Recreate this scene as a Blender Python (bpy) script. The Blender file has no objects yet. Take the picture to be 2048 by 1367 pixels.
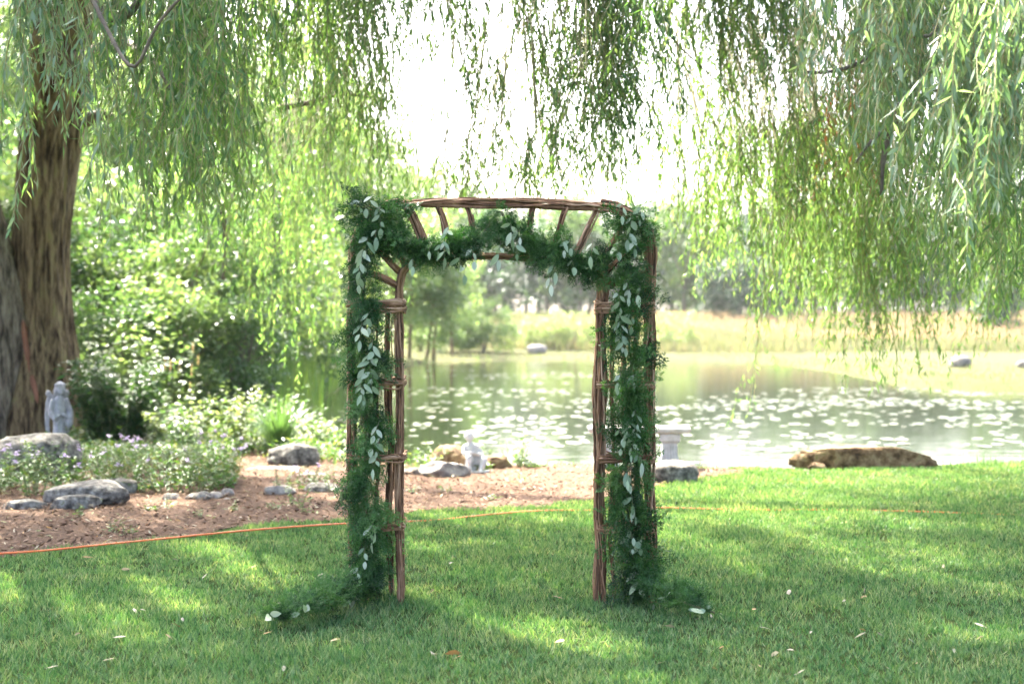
import bpy, bmesh, math, random
import numpy as np
from mathutils import Vector, Matrix, Quaternion, noise, geometry

# ---------------------------------------------------------------- camera, world, sun, exposure
S = bpy.context.scene
W0, H0, F = 2048.0, 1367.0, 2844.0          # photograph size and focal length in its pixels
EYE, HOR = 1.59, 650.0                      # eye height (m) and the horizon's row
cam_d = bpy.data.cameras.new('camera'); cam = bpy.data.objects.new('camera', cam_d)
S.collection.objects.link(cam); S.camera = cam
cam_d.sensor_width = 36.0; cam_d.lens = F / W0 * 36.0
cam_d.clip_start = 0.1; cam_d.clip_end = 2000.0
cam.location = (0, 0, EYE)
cam.rotation_euler = (math.radians(90) - math.atan((H0 / 2 - HOR) / F), 0, 0)
cam_d.dof.use_dof = True; cam_d.dof.focus_distance = 8.0; cam_d.dof.aperture_fstop = 2.0

SUN_AZ, SUN_EL = math.radians(-30), math.radians(50)     # behind the arch, to the left
SV = Vector((math.sin(SUN_AZ) * math.cos(SUN_EL), math.cos(SUN_AZ) * math.cos(SUN_EL), math.sin(SUN_EL)))
world = bpy.data.worlds.new('World'); S.world = world; world.use_nodes = True
nt = world.node_tree; nt.nodes.clear()
sky = nt.nodes.new('ShaderNodeTexSky'); sky.sky_type = 'NISHITA'; sky.sun_disc = False
sky.sun_elevation = SUN_EL; sky.sun_rotation = SUN_AZ
sky.air_density = 0.7; sky.dust_density = 7.0; sky.ozone_density = 1.0
bg = nt.nodes.new('ShaderNodeBackground'); bg.inputs['Strength'].default_value = 0.15
wo = nt.nodes.new('ShaderNodeOutputWorld')
nt.links.new(sky.outputs[0], bg.inputs[0]); nt.links.new(bg.outputs[0], wo.inputs[0])
sun_d = bpy.data.lights.new('sun', 'SUN'); sun = bpy.data.objects.new('sun', sun_d)
S.collection.objects.link(sun)
sun_d.energy = 4.0; sun_d.angle = math.radians(0.6); sun_d.color = (1.0, 0.94, 0.82)
sun.rotation_euler = SV.to_track_quat('Z', 'Y').to_euler(); sun.location = (-12, 20, 30)
S.view_settings.view_transform = 'Standard'; S.view_settings.look = 'None'
S.view_settings.exposure = 3.65; S.view_settings.gamma = 1.0
S.render.engine = 'CYCLES'
cy = S.cycles
cy.max_bounces = 8; cy.diffuse_bounces = 4; cy.glossy_bounces = 3; cy.transmission_bounces = 6
cy.transparent_max_bounces = 6; cy.volume_bounces = 1
cy.caustics_reflective = False; cy.caustics_refractive = False
cy.use_denoising = True; cy.sample_clamp_indirect = 6.0

HAZE = 0.00012                               # density of the air
COL = S.collection
random.seed(5)
R = np.random.default_rng(11)

# ---------------------------------------------------------------- helpers
def G(px, py, z=0.0):
    """a point of the level z seen at a pixel of the photograph"""
    Y = (EYE - z) * F / (py - HOR)
    return Vector(((px - 1024.0) * Y / F, Y, z))
def P(px, py, Y):
    """a point at distance Y seen at a pixel of the photograph"""
    return Vector(((px - 1024.0) * Y / F, Y, EYE - (py - HOR) * Y / F))

class MB:
    """collects vertices, triangles and quads; build() links one mesh object"""
    def __init__(s): s.v = []; s.t = []; s.q = []; s.tm = []; s.qm = []; s.n = 0
    def add(s, v, f, m=0):
        v = np.asarray(v, float).reshape(-1, 3); f = np.asarray(f, np.int64)
        if len(f) == 0: return
        if f.shape[1] == 3: s.t.append(f + s.n); s.tm.append(np.full(len(f), m))
        else: s.q.append(f + s.n); s.qm.append(np.full(len(f), m))
        s.v.append(v); s.n += len(v)
    def mesh(s, name, mats, smooth=False):
        v = np.concatenate(s.v) if s.v else np.zeros((0, 3))
        t = np.concatenate(s.t) if s.t else np.zeros((0, 3), np.int64)
        q = np.concatenate(s.q) if s.q else np.zeros((0, 4), np.int64)
        mi = np.concatenate([np.concatenate(s.tm) if s.tm else np.zeros(0), np.concatenate(s.qm) if s.qm else np.zeros(0)])
        me = bpy.data.meshes.new(name)
        me.vertices.add(len(v)); me.vertices.foreach_set('co', v.astype(np.float32).ravel())
        nl = t.size + q.size
        me.loops.add(nl); me.loops.foreach_set('vertex_index', np.concatenate([t.ravel(), q.ravel()]).astype(np.int32))
        npoly = len(t) + len(q); me.polygons.add(npoly)
        st = np.concatenate([np.arange(len(t)) * 3, t.size + np.arange(len(q)) * 4]).astype(np.int32)
        me.polygons.foreach_set('loop_start', st)
        me.polygons.foreach_set('material_index', mi.astype(np.int32))
        me.polygons.foreach_set('use_smooth', np.full(npoly, smooth, bool))
        for m in (mats if isinstance(mats, (list, tuple)) else [mats]): me.materials.append(m)
        me.update(calc_edges=True); me.validate()
        return me
    def build(s, name, mats, parent=None, smooth=False, loc=None):
        return link(name, s.mesh(name, mats, smooth), parent, loc)

def link(name, data, parent=None, loc=None):
    o = bpy.data.objects.new(name, data); COL.objects.link(o)
    if parent is not None: o.parent = parent
    if loc is not None: o.location = loc
    return o
def thing(name, label, cat, loc=(0, 0, 0), rz=0.0, group=None):
    o = bpy.data.objects.new(name, None); COL.objects.link(o)
    o.empty_display_size = 0.1
    o.location = loc; o.rotation_euler = (0, 0, rz)
    return tag(o, label, cat, group)
def tag(o, label, cat, group=None):
    o['label'] = label; o['category'] = cat
    if group: o['group'] = group
    return o
def kind(o, k, label=None):
    o['kind'] = k
    if label: o['label'] = label
    return o
def copy_tree(o, parent=None):
    c = o.copy(); COL.objects.link(c); c.parent = parent
    for ch in list(o.children): copy_tree(ch, c)
    return c

def unit(a):
    a = np.asarray(a, float); return a / (np.linalg.norm(a, axis=-1, keepdims=True) + 1e-9)
def leaf_arrays(P0, D, N, L, Wd, bend=0.0, wide=0.42, segs=2):
    """leaf blades: base points P0, directions D, normals N, lengths L, widths Wd"""
    P0 = np.asarray(P0, float); n = len(P0)
    D = unit(D); Sd = unit(np.cross(D, N)); N = unit(np.cross(Sd, D))
    L = np.broadcast_to(np.asarray(L, float), (n,))[:, None]; Wd = np.broadcast_to(np.asarray(Wd, float), (n,))[:, None]
    bend = np.broadcast_to(np.asarray(bend, float), (n,))[:, None]
    if segs == 2:
        mid = P0 + D * L * wide - N * L * bend * 0.25
        tip = P0 + D * L - N * L * bend
        v = np.stack([P0, mid + Sd * Wd / 2, tip, mid - Sd * Wd / 2], 1).reshape(-1, 3)
        f = np.arange(n)[:, None] * 4 + np.array([[0, 1, 2, 3]])
        return v, f, None
    a = P0 + D * L * 0.3 - N * L * bend * 0.12; b = P0 + D * L * 0.68 - N * L * bend * 0.5
    tip = P0 + D * L - N * L * bend
    v = np.stack([P0, a + Sd * Wd * .48, a - Sd * Wd * .48, b + Sd * Wd * .38, b - Sd * Wd * .38, tip], 1).reshape(-1, 3)
    k = np.arange(n)[:, None] * 6
    return v, np.concatenate([k + np.array([[1, 3, 4, 2]])]), np.concatenate([k + np.array([[0, 1, 2]]), k + np.array([[3, 5, 4]])])
def add_leaves(mb, P0, D, N, L, Wd, bend=0.0, wide=0.42, segs=2, m=0):
    if len(P0) == 0: return
    v, q, t = leaf_arrays(P0, D, N, L, Wd, bend, wide, segs)
    base = mb.n
    mb.add(v, q, m)
    if t is not None:
        mb.t.append(t + base); mb.tm.append(np.full(len(t), m))
def tube(mb, pts, rad, sides=6, m=0, cap=True):
    pts = np.asarray([tuple(p) for p in pts], float); n = len(pts)
    rad = np.broadcast_to(np.asarray(rad, float), (n,))
    T = unit(np.gradient(pts, axis=0)); ref = np.array([0, 0, 1.0]) if abs(T[:, 2].mean()) < 0.8 else np.array([1.0, 0.15, 0])
    A = unit(np.cross(T, ref)); B = np.cross(T, A)
    an = np.linspace(0, 2 * np.pi, sides, endpoint=False)
    v = (pts[:, None] + rad[:, None, None] * (np.cos(an)[None, :, None] * A[:, None] + np.sin(an)[None, :, None] * B[:, None])).reshape(-1, 3)
    i = np.arange(n - 1)[:, None] * sides; j = np.arange(sides)[None]; j2 = (j + 1) % sides
    f = np.stack([i + j, i + j2, i + sides + j2, i + sides + j], -1).reshape(-1, 4)
    base = mb.n
    mb.add(v, f, m)
    if cap:
        for r0, flip in ((0, 1), ((n - 1) * sides, 0)):
            fan = [[r0, r0 + k + 1, r0 + k] if flip else [r0, r0 + k, r0 + k + 1] for k in range(1, sides - 1)]
            mb.t.append(np.array(fan) + base); mb.tm.append(np.full(len(fan), m))
def spline(pts, n):
    """Catmull-Rom through the points, resampled to n evenly spaced points"""
    p = np.asarray([tuple(q) for q in pts], float)
    p = np.concatenate([[2 * p[0] - p[1]], p, [2 * p[-1] - p[-2]]])
    out = []
    for i in range(1, len(p) - 2):
        t = np.linspace(0, 1, 16, endpoint=False)[:, None]
        a, b, c, d = p[i - 1], p[i], p[i + 1], p[i + 2]
        out.append(0.5 * (2 * b + (c - a) * t + (2 * a - 5 * b + 4 * c - d) * t ** 2 + (3 * b - a - 3 * c + d) * t ** 3))
    out.append(p[-2][None]); q = np.concatenate(out)
    s = np.concatenate([[0], np.cumsum(np.linalg.norm(np.diff(q, axis=0), axis=1))])
    u = np.linspace(0, s[-1], n)
    return np.stack([np.interp(u, s, q[:, k]) for k in range(3)], 1)
def in_poly(x, y, poly):
    x = np.asarray(x); y = np.asarray(y); r = np.zeros(x.shape, bool)
    for (x0, y0), (x1, y1) in zip(poly, poly[1:] + poly[:1]):
        c = ((y0 > y) != (y1 > y)); r ^= c & (x < (x1 - x0) * (y - y0) / ((y1 - y0) + 1e-12) + x0)
    return r
def poly_dist(x, y, poly):
    d = np.full(np.shape(x), 1e9)
    for (x0, y0), (x1, y1) in zip(poly, poly[1:] + poly[:1]):
        dx, dy = x1 - x0, y1 - y0
        t = np.clip(((x - x0) * dx + (y - y0) * dy) / (dx * dx + dy * dy + 1e-12), 0, 1)
        d = np.minimum(d, np.hypot(x - x0 - t * dx, y - y0 - t * dy))
    return d
_tab = np.random.default_rng(3).random((64, 64, 64))
def vnoise(x, y, z=0.0):
    x, y, z = np.broadcast_arrays(np.asarray(x, float), np.asarray(y, float), np.asarray(z, float))
    xi, yi, zi = np.floor(x).astype(int), np.floor(y).astype(int), np.floor(z).astype(int)
    fx, fy, fz = x - xi, y - yi, z - zi
    fx, fy, fz = [f * f * (3 - 2 * f) for f in (fx, fy, fz)]
    r = 0
    for a in (0, 1):
        for b in (0, 1):
            for c in (0, 1):
                r = r + _tab[(xi + a) % 64, (yi + b) % 64, (zi + c) % 64] * (fx if a else 1 - fx) * (fy if b else 1 - fy) * (fz if c else 1 - fz)
    return r
def rdir(n, up=0.0):
    d = R.normal(size=(n, 3)); d[:, 2] += up; return unit(d)

# ---------------------------------------------------------------- materials
def mat(name):
    m = bpy.data.materials.new(name); m.use_nodes = True
    t = m.node_tree; t.nodes.clear()
    return m, t, t.nodes.new, t.links.new
def ramp(N, cols, interp='LINEAR'):
    r = N('ShaderNodeValToRGB'); r.color_ramp.interpolation = interp
    e = r.color_ramp.elements
    while len(e) < len(cols): e.new(0.5)
    for k, (p, c) in enumerate(cols): e[k].position = p; e[k].color = (*c, 1)
    return r
def leaf_mat(name, cols, transl=0.45, rough=0.45, warm=(1.25, 1.15, 0.45), spec=0.35, per_object=False, patch=0.0):
    m, t, N, K = mat(name)
    g = N('ShaderNodeObjectInfo' if per_object else 'ShaderNodeNewGeometry')
    r = ramp(N, [(k / max(1, len(cols) - 1), c) for k, c in enumerate(cols)])
    K(g.outputs['Random' if per_object else 'Random Per Island'], r.inputs[0])
    p = N('ShaderNodeBsdfPrincipled'); p.inputs['Roughness'].default_value = rough
    p.inputs['Specular IOR Level'].default_value = spec
    if patch:                                # broad patches of yellower and greener growth
        ge = N('ShaderNodeNewGeometry'); nz = N('ShaderNodeTexNoise'); nz.inputs['Scale'].default_value = patch; nz.inputs['Detail'].default_value = 5
        K(ge.outputs['Position'], nz.inputs['Vector'])
        rp = ramp(N, [(.32, (.72, .86, .80)), (.5, (1, 1, 1)), (.68, (1.45, 1.2, 1.25))]); K(nz.outputs[0], rp.inputs[0])
        mp = N('ShaderNodeMix'); mp.data_type = 'RGBA'; mp.blend_type = 'MULTIPLY'; mp.inputs[0].default_value = 1.0
        K(r.outputs[0], mp.inputs[6]); K(rp.outputs[0], mp.inputs[7])
        class _o: outputs = [mp.outputs[2]]
        r = _o
    K(r.outputs[0], p.inputs['Base Color'])
    mx = N('ShaderNodeMix'); mx.data_type = 'RGBA'; mx.blend_type = 'MULTIPLY'; mx.inputs[0].default_value = 1.0
    K(r.outputs[0], mx.inputs[6]); mx.inputs[7].default_value = (*warm, 1)
    tr = N('ShaderNodeBsdfTranslucent'); K(mx.outputs[2], tr.inputs[0])
    ms = N('ShaderNodeMixShader'); ms.inputs[0].default_value = transl
    K(p.outputs[0], ms.inputs[1]); K(tr.outputs[0], ms.inputs[2])
    o = N('ShaderNodeOutputMaterial'); K(ms.outputs[0], o.inputs[0])
    return m
def noise_mat(name, cols, scale=5.0, rough=0.8, bump=0.3, bscale=40.0, stretch=(1, 1, 1), spec=0.3, detail=6.0, island=0.0, bdist=0.02):
    m, t, N, K = mat(name)
    tc = N('ShaderNodeTexCoord'); mp = N('ShaderNodeMapping'); mp.inputs['Scale'].default_value = stretch
    K(tc.outputs['Object'], mp.inputs[0])
    n = N('ShaderNodeTexNoise'); n.inputs['Scale'].default_value = scale; n.inputs['Detail'].default_value = detail
    n.inputs['Roughness'].default_value = 0.65
    K(mp.outputs[0], n.inputs['Vector'])
    r = ramp(N, cols)
    if island:
        g = N('ShaderNodeNewGeometry'); mm = N('ShaderNodeMath'); mm.operation = 'MULTIPLY_ADD'
        mm.inputs[1].default_value = island; K(g.outputs['Random Per Island'], mm.inputs[0])
        ad = N('ShaderNodeMath'); ad.operation = 'SUBTRACT'; ad.inputs[1].default_value = island / 2
        K(n.outputs[0], ad.inputs[0]); K(ad.outputs[0], mm.inputs[2]); K(mm.outputs[0], r.inputs[0])
    else: K(n.outputs[0], r.inputs[0])
    p = N('ShaderNodeBsdfPrincipled'); p.inputs['Roughness'].default_value = rough; p.inputs['Specular IOR Level'].default_value = spec
    K(r.outputs[0], p.inputs['Base Color'])
    if bump:
        b = N('ShaderNodeTexNoise'); b.inputs['Scale'].default_value = bscale; b.inputs['Detail'].default_value = 5
        K(mp.outputs[0], b.inputs['Vector'])
        bp = N('ShaderNodeBump'); bp.inputs['Strength'].default_value = bump; bp.inputs['Distance'].default_value = bdist
        K(b.outputs[0], bp.inputs['Height']); K(bp.outputs[0], p.inputs['Normal'])
    o = N('ShaderNodeOutputMaterial'); K(p.outputs[0], o.inputs[0])
    return m
def flat_mat(name, c, rough=0.5, spec=0.4):
    m, t, N, K = mat(name)
    p = N('ShaderNodeBsdfPrincipled'); p.inputs['Base Color'].default_value = (*c, 1); p.inputs['Roughness'].default_value = rough
    p.inputs['Specular IOR Level'].default_value = spec
    o = N('ShaderNodeOutputMaterial'); K(p.outputs[0], o.inputs[0]); return m

M = {}
M['grass'] = leaf_mat('grass', [(.021, .066, .022), (.047, .13, .04), (.08, .18, .055), (.125, .225, .078), (.22, .275, .135)], .35, .5, (1.3, 1.18, .58), .35, False, 2.2)
M['far_grass'] = leaf_mat('far_grass', [(.08, .105, .05), (.11, .125, .068), (.155, .145, .095)], .4, .6, (1.2, 1.1, .7))
M['seed_grass'] = leaf_mat('seed_grass', [(.21, .165, .11), (.25, .18, .125), (.18, .165, .085)], .4, .6, (1.2, 1.05, .75))
M['reed'] = leaf_mat('reed', [(.06, .13, .04), (.09, .18, .05), (.16, .22, .08)], .4, .5)
M['willow'] = leaf_mat('willow_leaf', [(.05, .115, .042), (.075, .158, .055), (.115, .205, .068), (.165, .24, .115)], .6, .38, (1.42, 1.34, .62), .5)
M['willow_silver'] = leaf_mat('willow_leaf_silver', [(.07, .14, .06), (.11, .19, .09), (.17, .24, .145), (.06, .13, .045)], .48, .4, (1.25, 1.2, .65), .5)
M['willow_dead'] = leaf_mat('willow_dead_leaf', [(.20, .075, .03), (.28, .11, .045), (.16, .06, .025)], .4, .6, (1.2, 1.0, .7))
M['twig'] = noise_mat('willow_twig', [(.3, (.13, .13, .045)), (.7, (.24, .22, .09))], 8, .7, 0)
M['bark'] = noise_mat('willow_bark', [(.38, (.02, .012, .006)), (.48, (.095, .064, .034)), (.57, (.19, .138, .075)), (.68, (.16, .155, .05))], 17, .9, 1.0, 30, (1, 1, .13), .15, 9, 0, .05)
M['bark_grey'] = noise_mat('willow_bark_grey', [(.38, (.03, .024, .018)), (.49, (.13, .105, .078)), (.62, (.25, .21, .155))], 18, .9, 1.0, 34, (1, 1, .13), .15, 9, 0, .05)
M['scar'] = noise_mat('bark_scar', [(.3, (.13, .05, .028)), (.7, (.24, .11, .065))], 9, .85, .5, 30, (1, 1, .3))
M['limb'] = noise_mat('limb_bark', [(.3, (.06, .045, .032)), (.7, (.15, .12, .085))], 9, .9, .5, 40, (1, 1, 1))
M['trunk_far'] = noise_mat('thin_trunk_bark', [(.3, (.07, .06, .045)), (.7, (.17, .15, .12))], 6, .9, 0)
M['leaf_dark'] = leaf_mat('leaf_dark', [(.022, .06, .022), (.035, .085, .03), (.05, .12, .035)], .35, .4, (1.4, 1.25, .45))
M['leaf_mid'] = leaf_mat('leaf_mid', [(.037, .09, .034), (.058, .125, .046), (.088, .158, .06)], .45, .4, (1.3, 1.2, .6))
M['leaf_lime'] = leaf_mat('leaf_lime', [(.07, .135, .05), (.105, .18, .068), (.145, .21, .09)], .5, .42, (1.25, 1.15, .65))
M['leaf_pale'] = leaf_mat('leaf_pale', [(.11, .17, .07), (.16, .22, .09), (.22, .27, .13)], .45, .5, (1.2, 1.15, .6))
M['leaf_far'] = leaf_mat('leaf_far_wood', [(.035, .08, .03), (.055, .11, .04), (.085, .14, .05)], .4, .5, (1.3, 1.2, .5))
M['leaf_pine'] = leaf_mat('leaf_far_pine', [(.02, .055, .028), (.035, .075, .038)], .25, .5, (1.2, 1.15, .6))
M['leaf_weed'] = leaf_mat('leaf_weed', [(.04, .11, .03), (.06, .15, .04), (.10, .18, .05), (.14, .16, .06)], .45, .45)
M['stem'] = noise_mat('green_stem', [(.3, (.08, .12, .04)), (.7, (.16, .17, .07))], 10, .7, 0)
M['petal'] = leaf_mat('lilac_petal', [(.48, .36, .60), (.58, .45, .68), (.66, .56, .74)], .3, .5, (1, 1, 1))
M['seedhead'] = leaf_mat('tan_seed_head', [(.42, .30, .15), (.52, .38, .20)], .3, .7, (1, 1, .9))
# ---------------------------------------------------------------- terrain, pond, lawn, mulch
WATER = -0.25
def gw(px, py): v = G(px, py, WATER); return (v.x, v.y)
POND = [gw(640, 868), gw(680, 905), gw(740, 945), gw(850, 958), gw(1000, 956), gw(1200, 958), gw(1420, 961), gw(1600, 966), gw(1800, 958), gw(2048, 946),
        (13.0, 18.5), (24.0, 22.0), (34.0, 30.0), gw(2500, 800), gw(2048, 786), gw(1930, 784), gw(1800, 772), gw(1690, 748), gw(1560, 729), gw(1400, 722), gw(1200, 719), gw(1000, 720),
        gw(880, 724), gw(800, 735), gw(740, 752), gw(690, 772), gw(650, 800), gw(625, 835)]
def smooth(t): t = np.clip(t, 0, 1); return t * t * (3 - 2 * t)
def land(x, y):
    z = np.zeros(np.shape(x))
    far = smooth((y - 34) / 30.0)
    zf = -0.10 + 2.6 * smooth((y - 92) / 70.0) + 0.012 * np.maximum(0, y - 160)
    right = smooth((x - 8) / 10.0) * smooth((y - 30) / 10.0)
    return z * (1 - far) + zf * far + (vnoise(x * .12, y * .12) - .5) * .25 * smooth((y - 26) / 30) - .05 * right
def height(x, y):
    x = np.asarray(x, float); y = np.asarray(y, float)
    d = poly_dist(x, y, POND); ins = in_poly(x, y, POND)
    l = land(x, y)
    out = WATER - .02 + (l - WATER + .02) * smooth(d / 1.1)
    return np.where(ins, WATER - .02 - .7 * smooth(d / 2.5), out)

def axis(spec):
    a = []
    for lo, hi, st in spec: a.append(np.arange(lo, hi, st))
    return np.concatenate(a)
gx = axis([(-420, -60, 30), (-60, -14, 2.3), (-14, 14, .25), (14, 60, 2.3), (60, 421, 30)])
gy = axis([(-30, 4, 3), (4, 15.5, .5), (15.5, 24, .2), (24, 60, .8), (60, 105, 1.2), (105, 200, 6), (200, 801, 40)])
X, Yg = np.meshgrid(gx, gy); Z = height(X, Yg)
nx, ny = len(gx), len(gy)
i = np.arange(ny - 1)[:, None] * nx; j = np.arange(nx - 1)[None]
fq = np.stack([i + j, i + j + 1, i + nx + j + 1, i + nx + j], -1).reshape(-1, 4)
def ground_mat():
    m, t, N, K = mat('turf_ground')
    g = N('ShaderNodeNewGeometry'); sp = N('ShaderNodeSeparateXYZ'); K(g.outputs['Position'], sp.inputs[0])
    n1 = N('ShaderNodeTexNoise'); n1.inputs['Scale'].default_value = 1.3; n1.inputs['Detail'].default_value = 8
    n2 = N('ShaderNodeTexNoise'); n2.inputs['Scale'].default_value = 60; n2.inputs['Detail'].default_value = 4
    K(g.outputs['Position'], n1.inputs['Vector']); K(g.outputs['Position'], n2.inputs['Vector'])
    r1 = ramp(N, [(.3, (.022, .035, .012)), (.55, (.04, .06, .02)), (.75, (.075, .08, .035))]); K(n2.outputs[0], r1.inputs[0])
    r2 = ramp(N, [(.3, (.042, .052, .026)), (.6, (.066, .066, .037)), (.8, (.05, .062, .027))]); K(n1.outputs[0], r2.inputs[0])
    mr = N('ShaderNodeMapRange'); mr.inputs[1].default_value = 26; mr.inputs[2].default_value = 50; K(sp.outputs[1], mr.inputs[0])
    mx = N('ShaderNodeMix'); mx.data_type = 'RGBA'; K(mr.outputs[0], mx.inputs[0]); K(r1.outputs[0], mx.inputs[6]); K(r2.outputs[0], mx.inputs[7])
    p = N('ShaderNodeBsdfPrincipled'); p.inputs['Roughness'].default_value = 1.0; p.inputs['Specular IOR Level'].default_value = 0
    K(mx.outputs[2], p.inputs['Base Color'])
    bp = N('ShaderNodeBump'); bp.inputs['Strength'].default_value = .6; bp.inputs['Distance'].default_value = .03
    K(n2.outputs[0], bp.inputs['Height']); K(bp.outputs[0], p.inputs['Normal'])
    o = N('ShaderNodeOutputMaterial'); K(p.outputs[0], o.inputs[0]); return m
b = MB(); b.add(np.stack([X, Yg, Z], -1).reshape(-1, 3), fq)
kind(b.build('ground', ground_mat(), smooth=True), 'structure')

def water_mat():
    m, t, N, K = mat('pond_water')
    g = N('ShaderNodeNewGeometry'); mp = N('ShaderNodeMapping'); mp.inputs['Scale'].default_value = (.6, 1.6, 1)
    K(g.outputs['Position'], mp.inputs[0])
    n = N('ShaderNodeTexNoise'); n.inputs['Scale'].default_value = 2.2; n.inputs['Detail'].default_value = 3
    K(mp.outputs[0], n.inputs['Vector'])
    bp = N('ShaderNodeBump'); bp.inputs['Strength'].default_value = .10; bp.inputs['Distance'].default_value = .05
    K(n.outputs[0], bp.inputs['Height'])
    p = N('ShaderNodeBsdfPrincipled'); p.inputs['Base Color'].default_value = (.012, .017, .008, 1); p.inputs['Roughness'].default_value = .06
    p.inputs['IOR'].default_value = 1.33
    K(bp.outputs[0], p.inputs['Normal'])
    o = N('ShaderNodeOutputMaterial'); K(p.outputs[0], o.inputs[0]); return m
tri = geometry.tessellate_polygon([[Vector((a, c, 0)) for a, c in POND]])
b = MB(); b.add([(a, c, WATER) for a, c in POND], np.array(tri))
wat = b.build('pond_water', water_mat()); kind(wat, 'structure')
bmx = bmesh.new(); bmx.from_mesh(wat.data); bmesh.ops.recalc_face_normals(bmx, faces=bmx.faces)
if bmx.faces[0].normal.z < 0: bmesh.ops.reverse_faces(bmx, faces=bmx.faces)
bmx.to_mesh(wat.data); bmx.free()

def g2(px, py): v = G(px, py); return (v.x, v.y)
BED = [g2(-260, 1130), g2(-60, 1122), g2(0, 1117), g2(90, 1108), g2(190, 1100), g2(300, 1086), g2(400, 1070), g2(470, 1054), g2(560, 1046), g2(690, 1040), g2(780, 1030), g2(850, 1020),
       g2(960, 1022), g2(1080, 1016), g2(1190, 1000), g2(1260, 982), g2(1330, 968), g2(1400, 958), g2(1490, 948), g2(1470, 938), g2(1380, 936), g2(1200, 932), g2(1000, 930), g2(840, 932),
       g2(740, 922), g2(680, 905), g2(600, 880), (-5.2, 21.5), (-6.5, 23.5), (-10, 24.5), (-13, 22), (-12, 14)]
def bed_wave(x, y): return in_poly(x + (vnoise(x * 2.2, y * 2.2) - .5) * .25, y + (vnoise(x * 2.2 + 9, y * 2.2) - .5) * .25, BED)
mulch = noise_mat('bark_mulch', [(.3, (.020, .011, .007)), (.45, (.06, .034, .020)), (.6, (.11, .066, .040)), (.75, (.17, .115, .075))], 26, .95, .8, 70, (1, 1, 1), .1, 8)
tri = geometry.tessellate_polygon([[Vector((a, c, 0)) for a, c in BED]])
b = MB(); b.add([(a, c, .006) for a, c in BED], np.array(tri))
bed = b.build('mulch_bed', mulch); kind(bed, 'structure')
bmx = bmesh.new(); bmx.from_mesh(bed.data); bmesh.ops.recalc_face_normals(bmx, faces=bmx.faces)
if bmx.faces[0].normal.z < 0: bmesh.ops.reverse_faces(bmx, faces=bmx.faces)
bmx.to_mesh(bed.data); bmx.free()

# bark chips
n = 60000
y = 9.2 + 12.5 * R.random(n) ** 1.3; x = (R.random(n) - .5) * 2 * (.5 * y + .6)
k = bed_wave(x, y); x, y = x[k], y[k]; n = len(x)
a = R.random(n) * 6.28; tilt = R.normal(0, .3, n)
D = np.stack([np.cos(a), np.sin(a), tilt], 1); Nn = unit(np.stack([R.normal(0, .4, n), R.normal(0, .4, n), np.ones(n)], 1))
b = MB(); add_leaves(b, np.stack([x, y, .008 + R.random(n) * .025], 1), D, Nn, .025 + .07 * R.random(n) ** 2, .008 + .016 * R.random(n), 0, .5)
chip = leaf_mat('bark_chip', [(.016, .009, .006), (.055, .031, .018), (.11, .064, .038), (.17, .105, .066), (.28, .20, .14)], .05, .9, (1, 1, 1), .1)
kind(b.build('bark_chips', chip), 'stuff', 'brown bark chips covering the garden bed')

# lawn blades
def blades(n, x, y, h, w, lean, m, name, label, mats, z=None):
    a = R.random(n) * 6.28
    D = np.stack([np.cos(a) * lean, np.sin(a) * lean, np.ones(n)], 1)
    a2 = R.random(n) * 6.28
    Nn = np.stack([np.cos(a2), np.sin(a2), np.full(n, .1)], 1)
    b = MB(); add_leaves(b, np.stack([x, y, np.zeros(n) if z is None else z], 1), D, Nn, h, w, R.random(n) * .35, .35)
    return kind(b.build(name, mats), 'stuff', label)
NT, PER = 72000, 7                          # tufts and blades in each
NB = NT * PER
u = np.repeat(R.random(NT), PER); ya, yb, e = 5.3, 17.6, .55
y = (ya ** e + u * (yb ** e - ya ** e)) ** (1 / e)
x = (np.repeat(R.random(NT), PER) - .5) * 2 * (.40 * y + 1.5)
x = x + R.normal(0, .016, NB) * (y / 8); y = y + R.normal(0, .016, NB) * (y / 8)
k = ~bed_wave(x, y) & ~(in_poly(x, y, POND) | (poly_dist(x, y, POND) < .35))
bare = np.hypot((x - g2(1640, 1240)[0]) / .16, (y - g2(1640, 1240)[1]) / .2) < 1
bare2 = np.hypot((x - g2(1790, 958)[0]) / .6, (y - g2(1790, 958)[1]) / .3) < 1
k &= ~(bare & (R.random(NB) < .6)) & ~(bare2 & (R.random(NB) < .85))
x, y = x[k], y[k]; n = len(x)
gr = vnoise(x * 1.5, y * 1.5)
blades(n, x, y, (.027 + .032 * R.random(n)) * (.7 + .6 * gr), .0026 + .00036 * y + .0014 * R.random(n), .15 + .9 * R.random(n), 0, 'lawn_grass', 'short mown lawn grass in dappled light', M['grass'], height(x, y))
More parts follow.
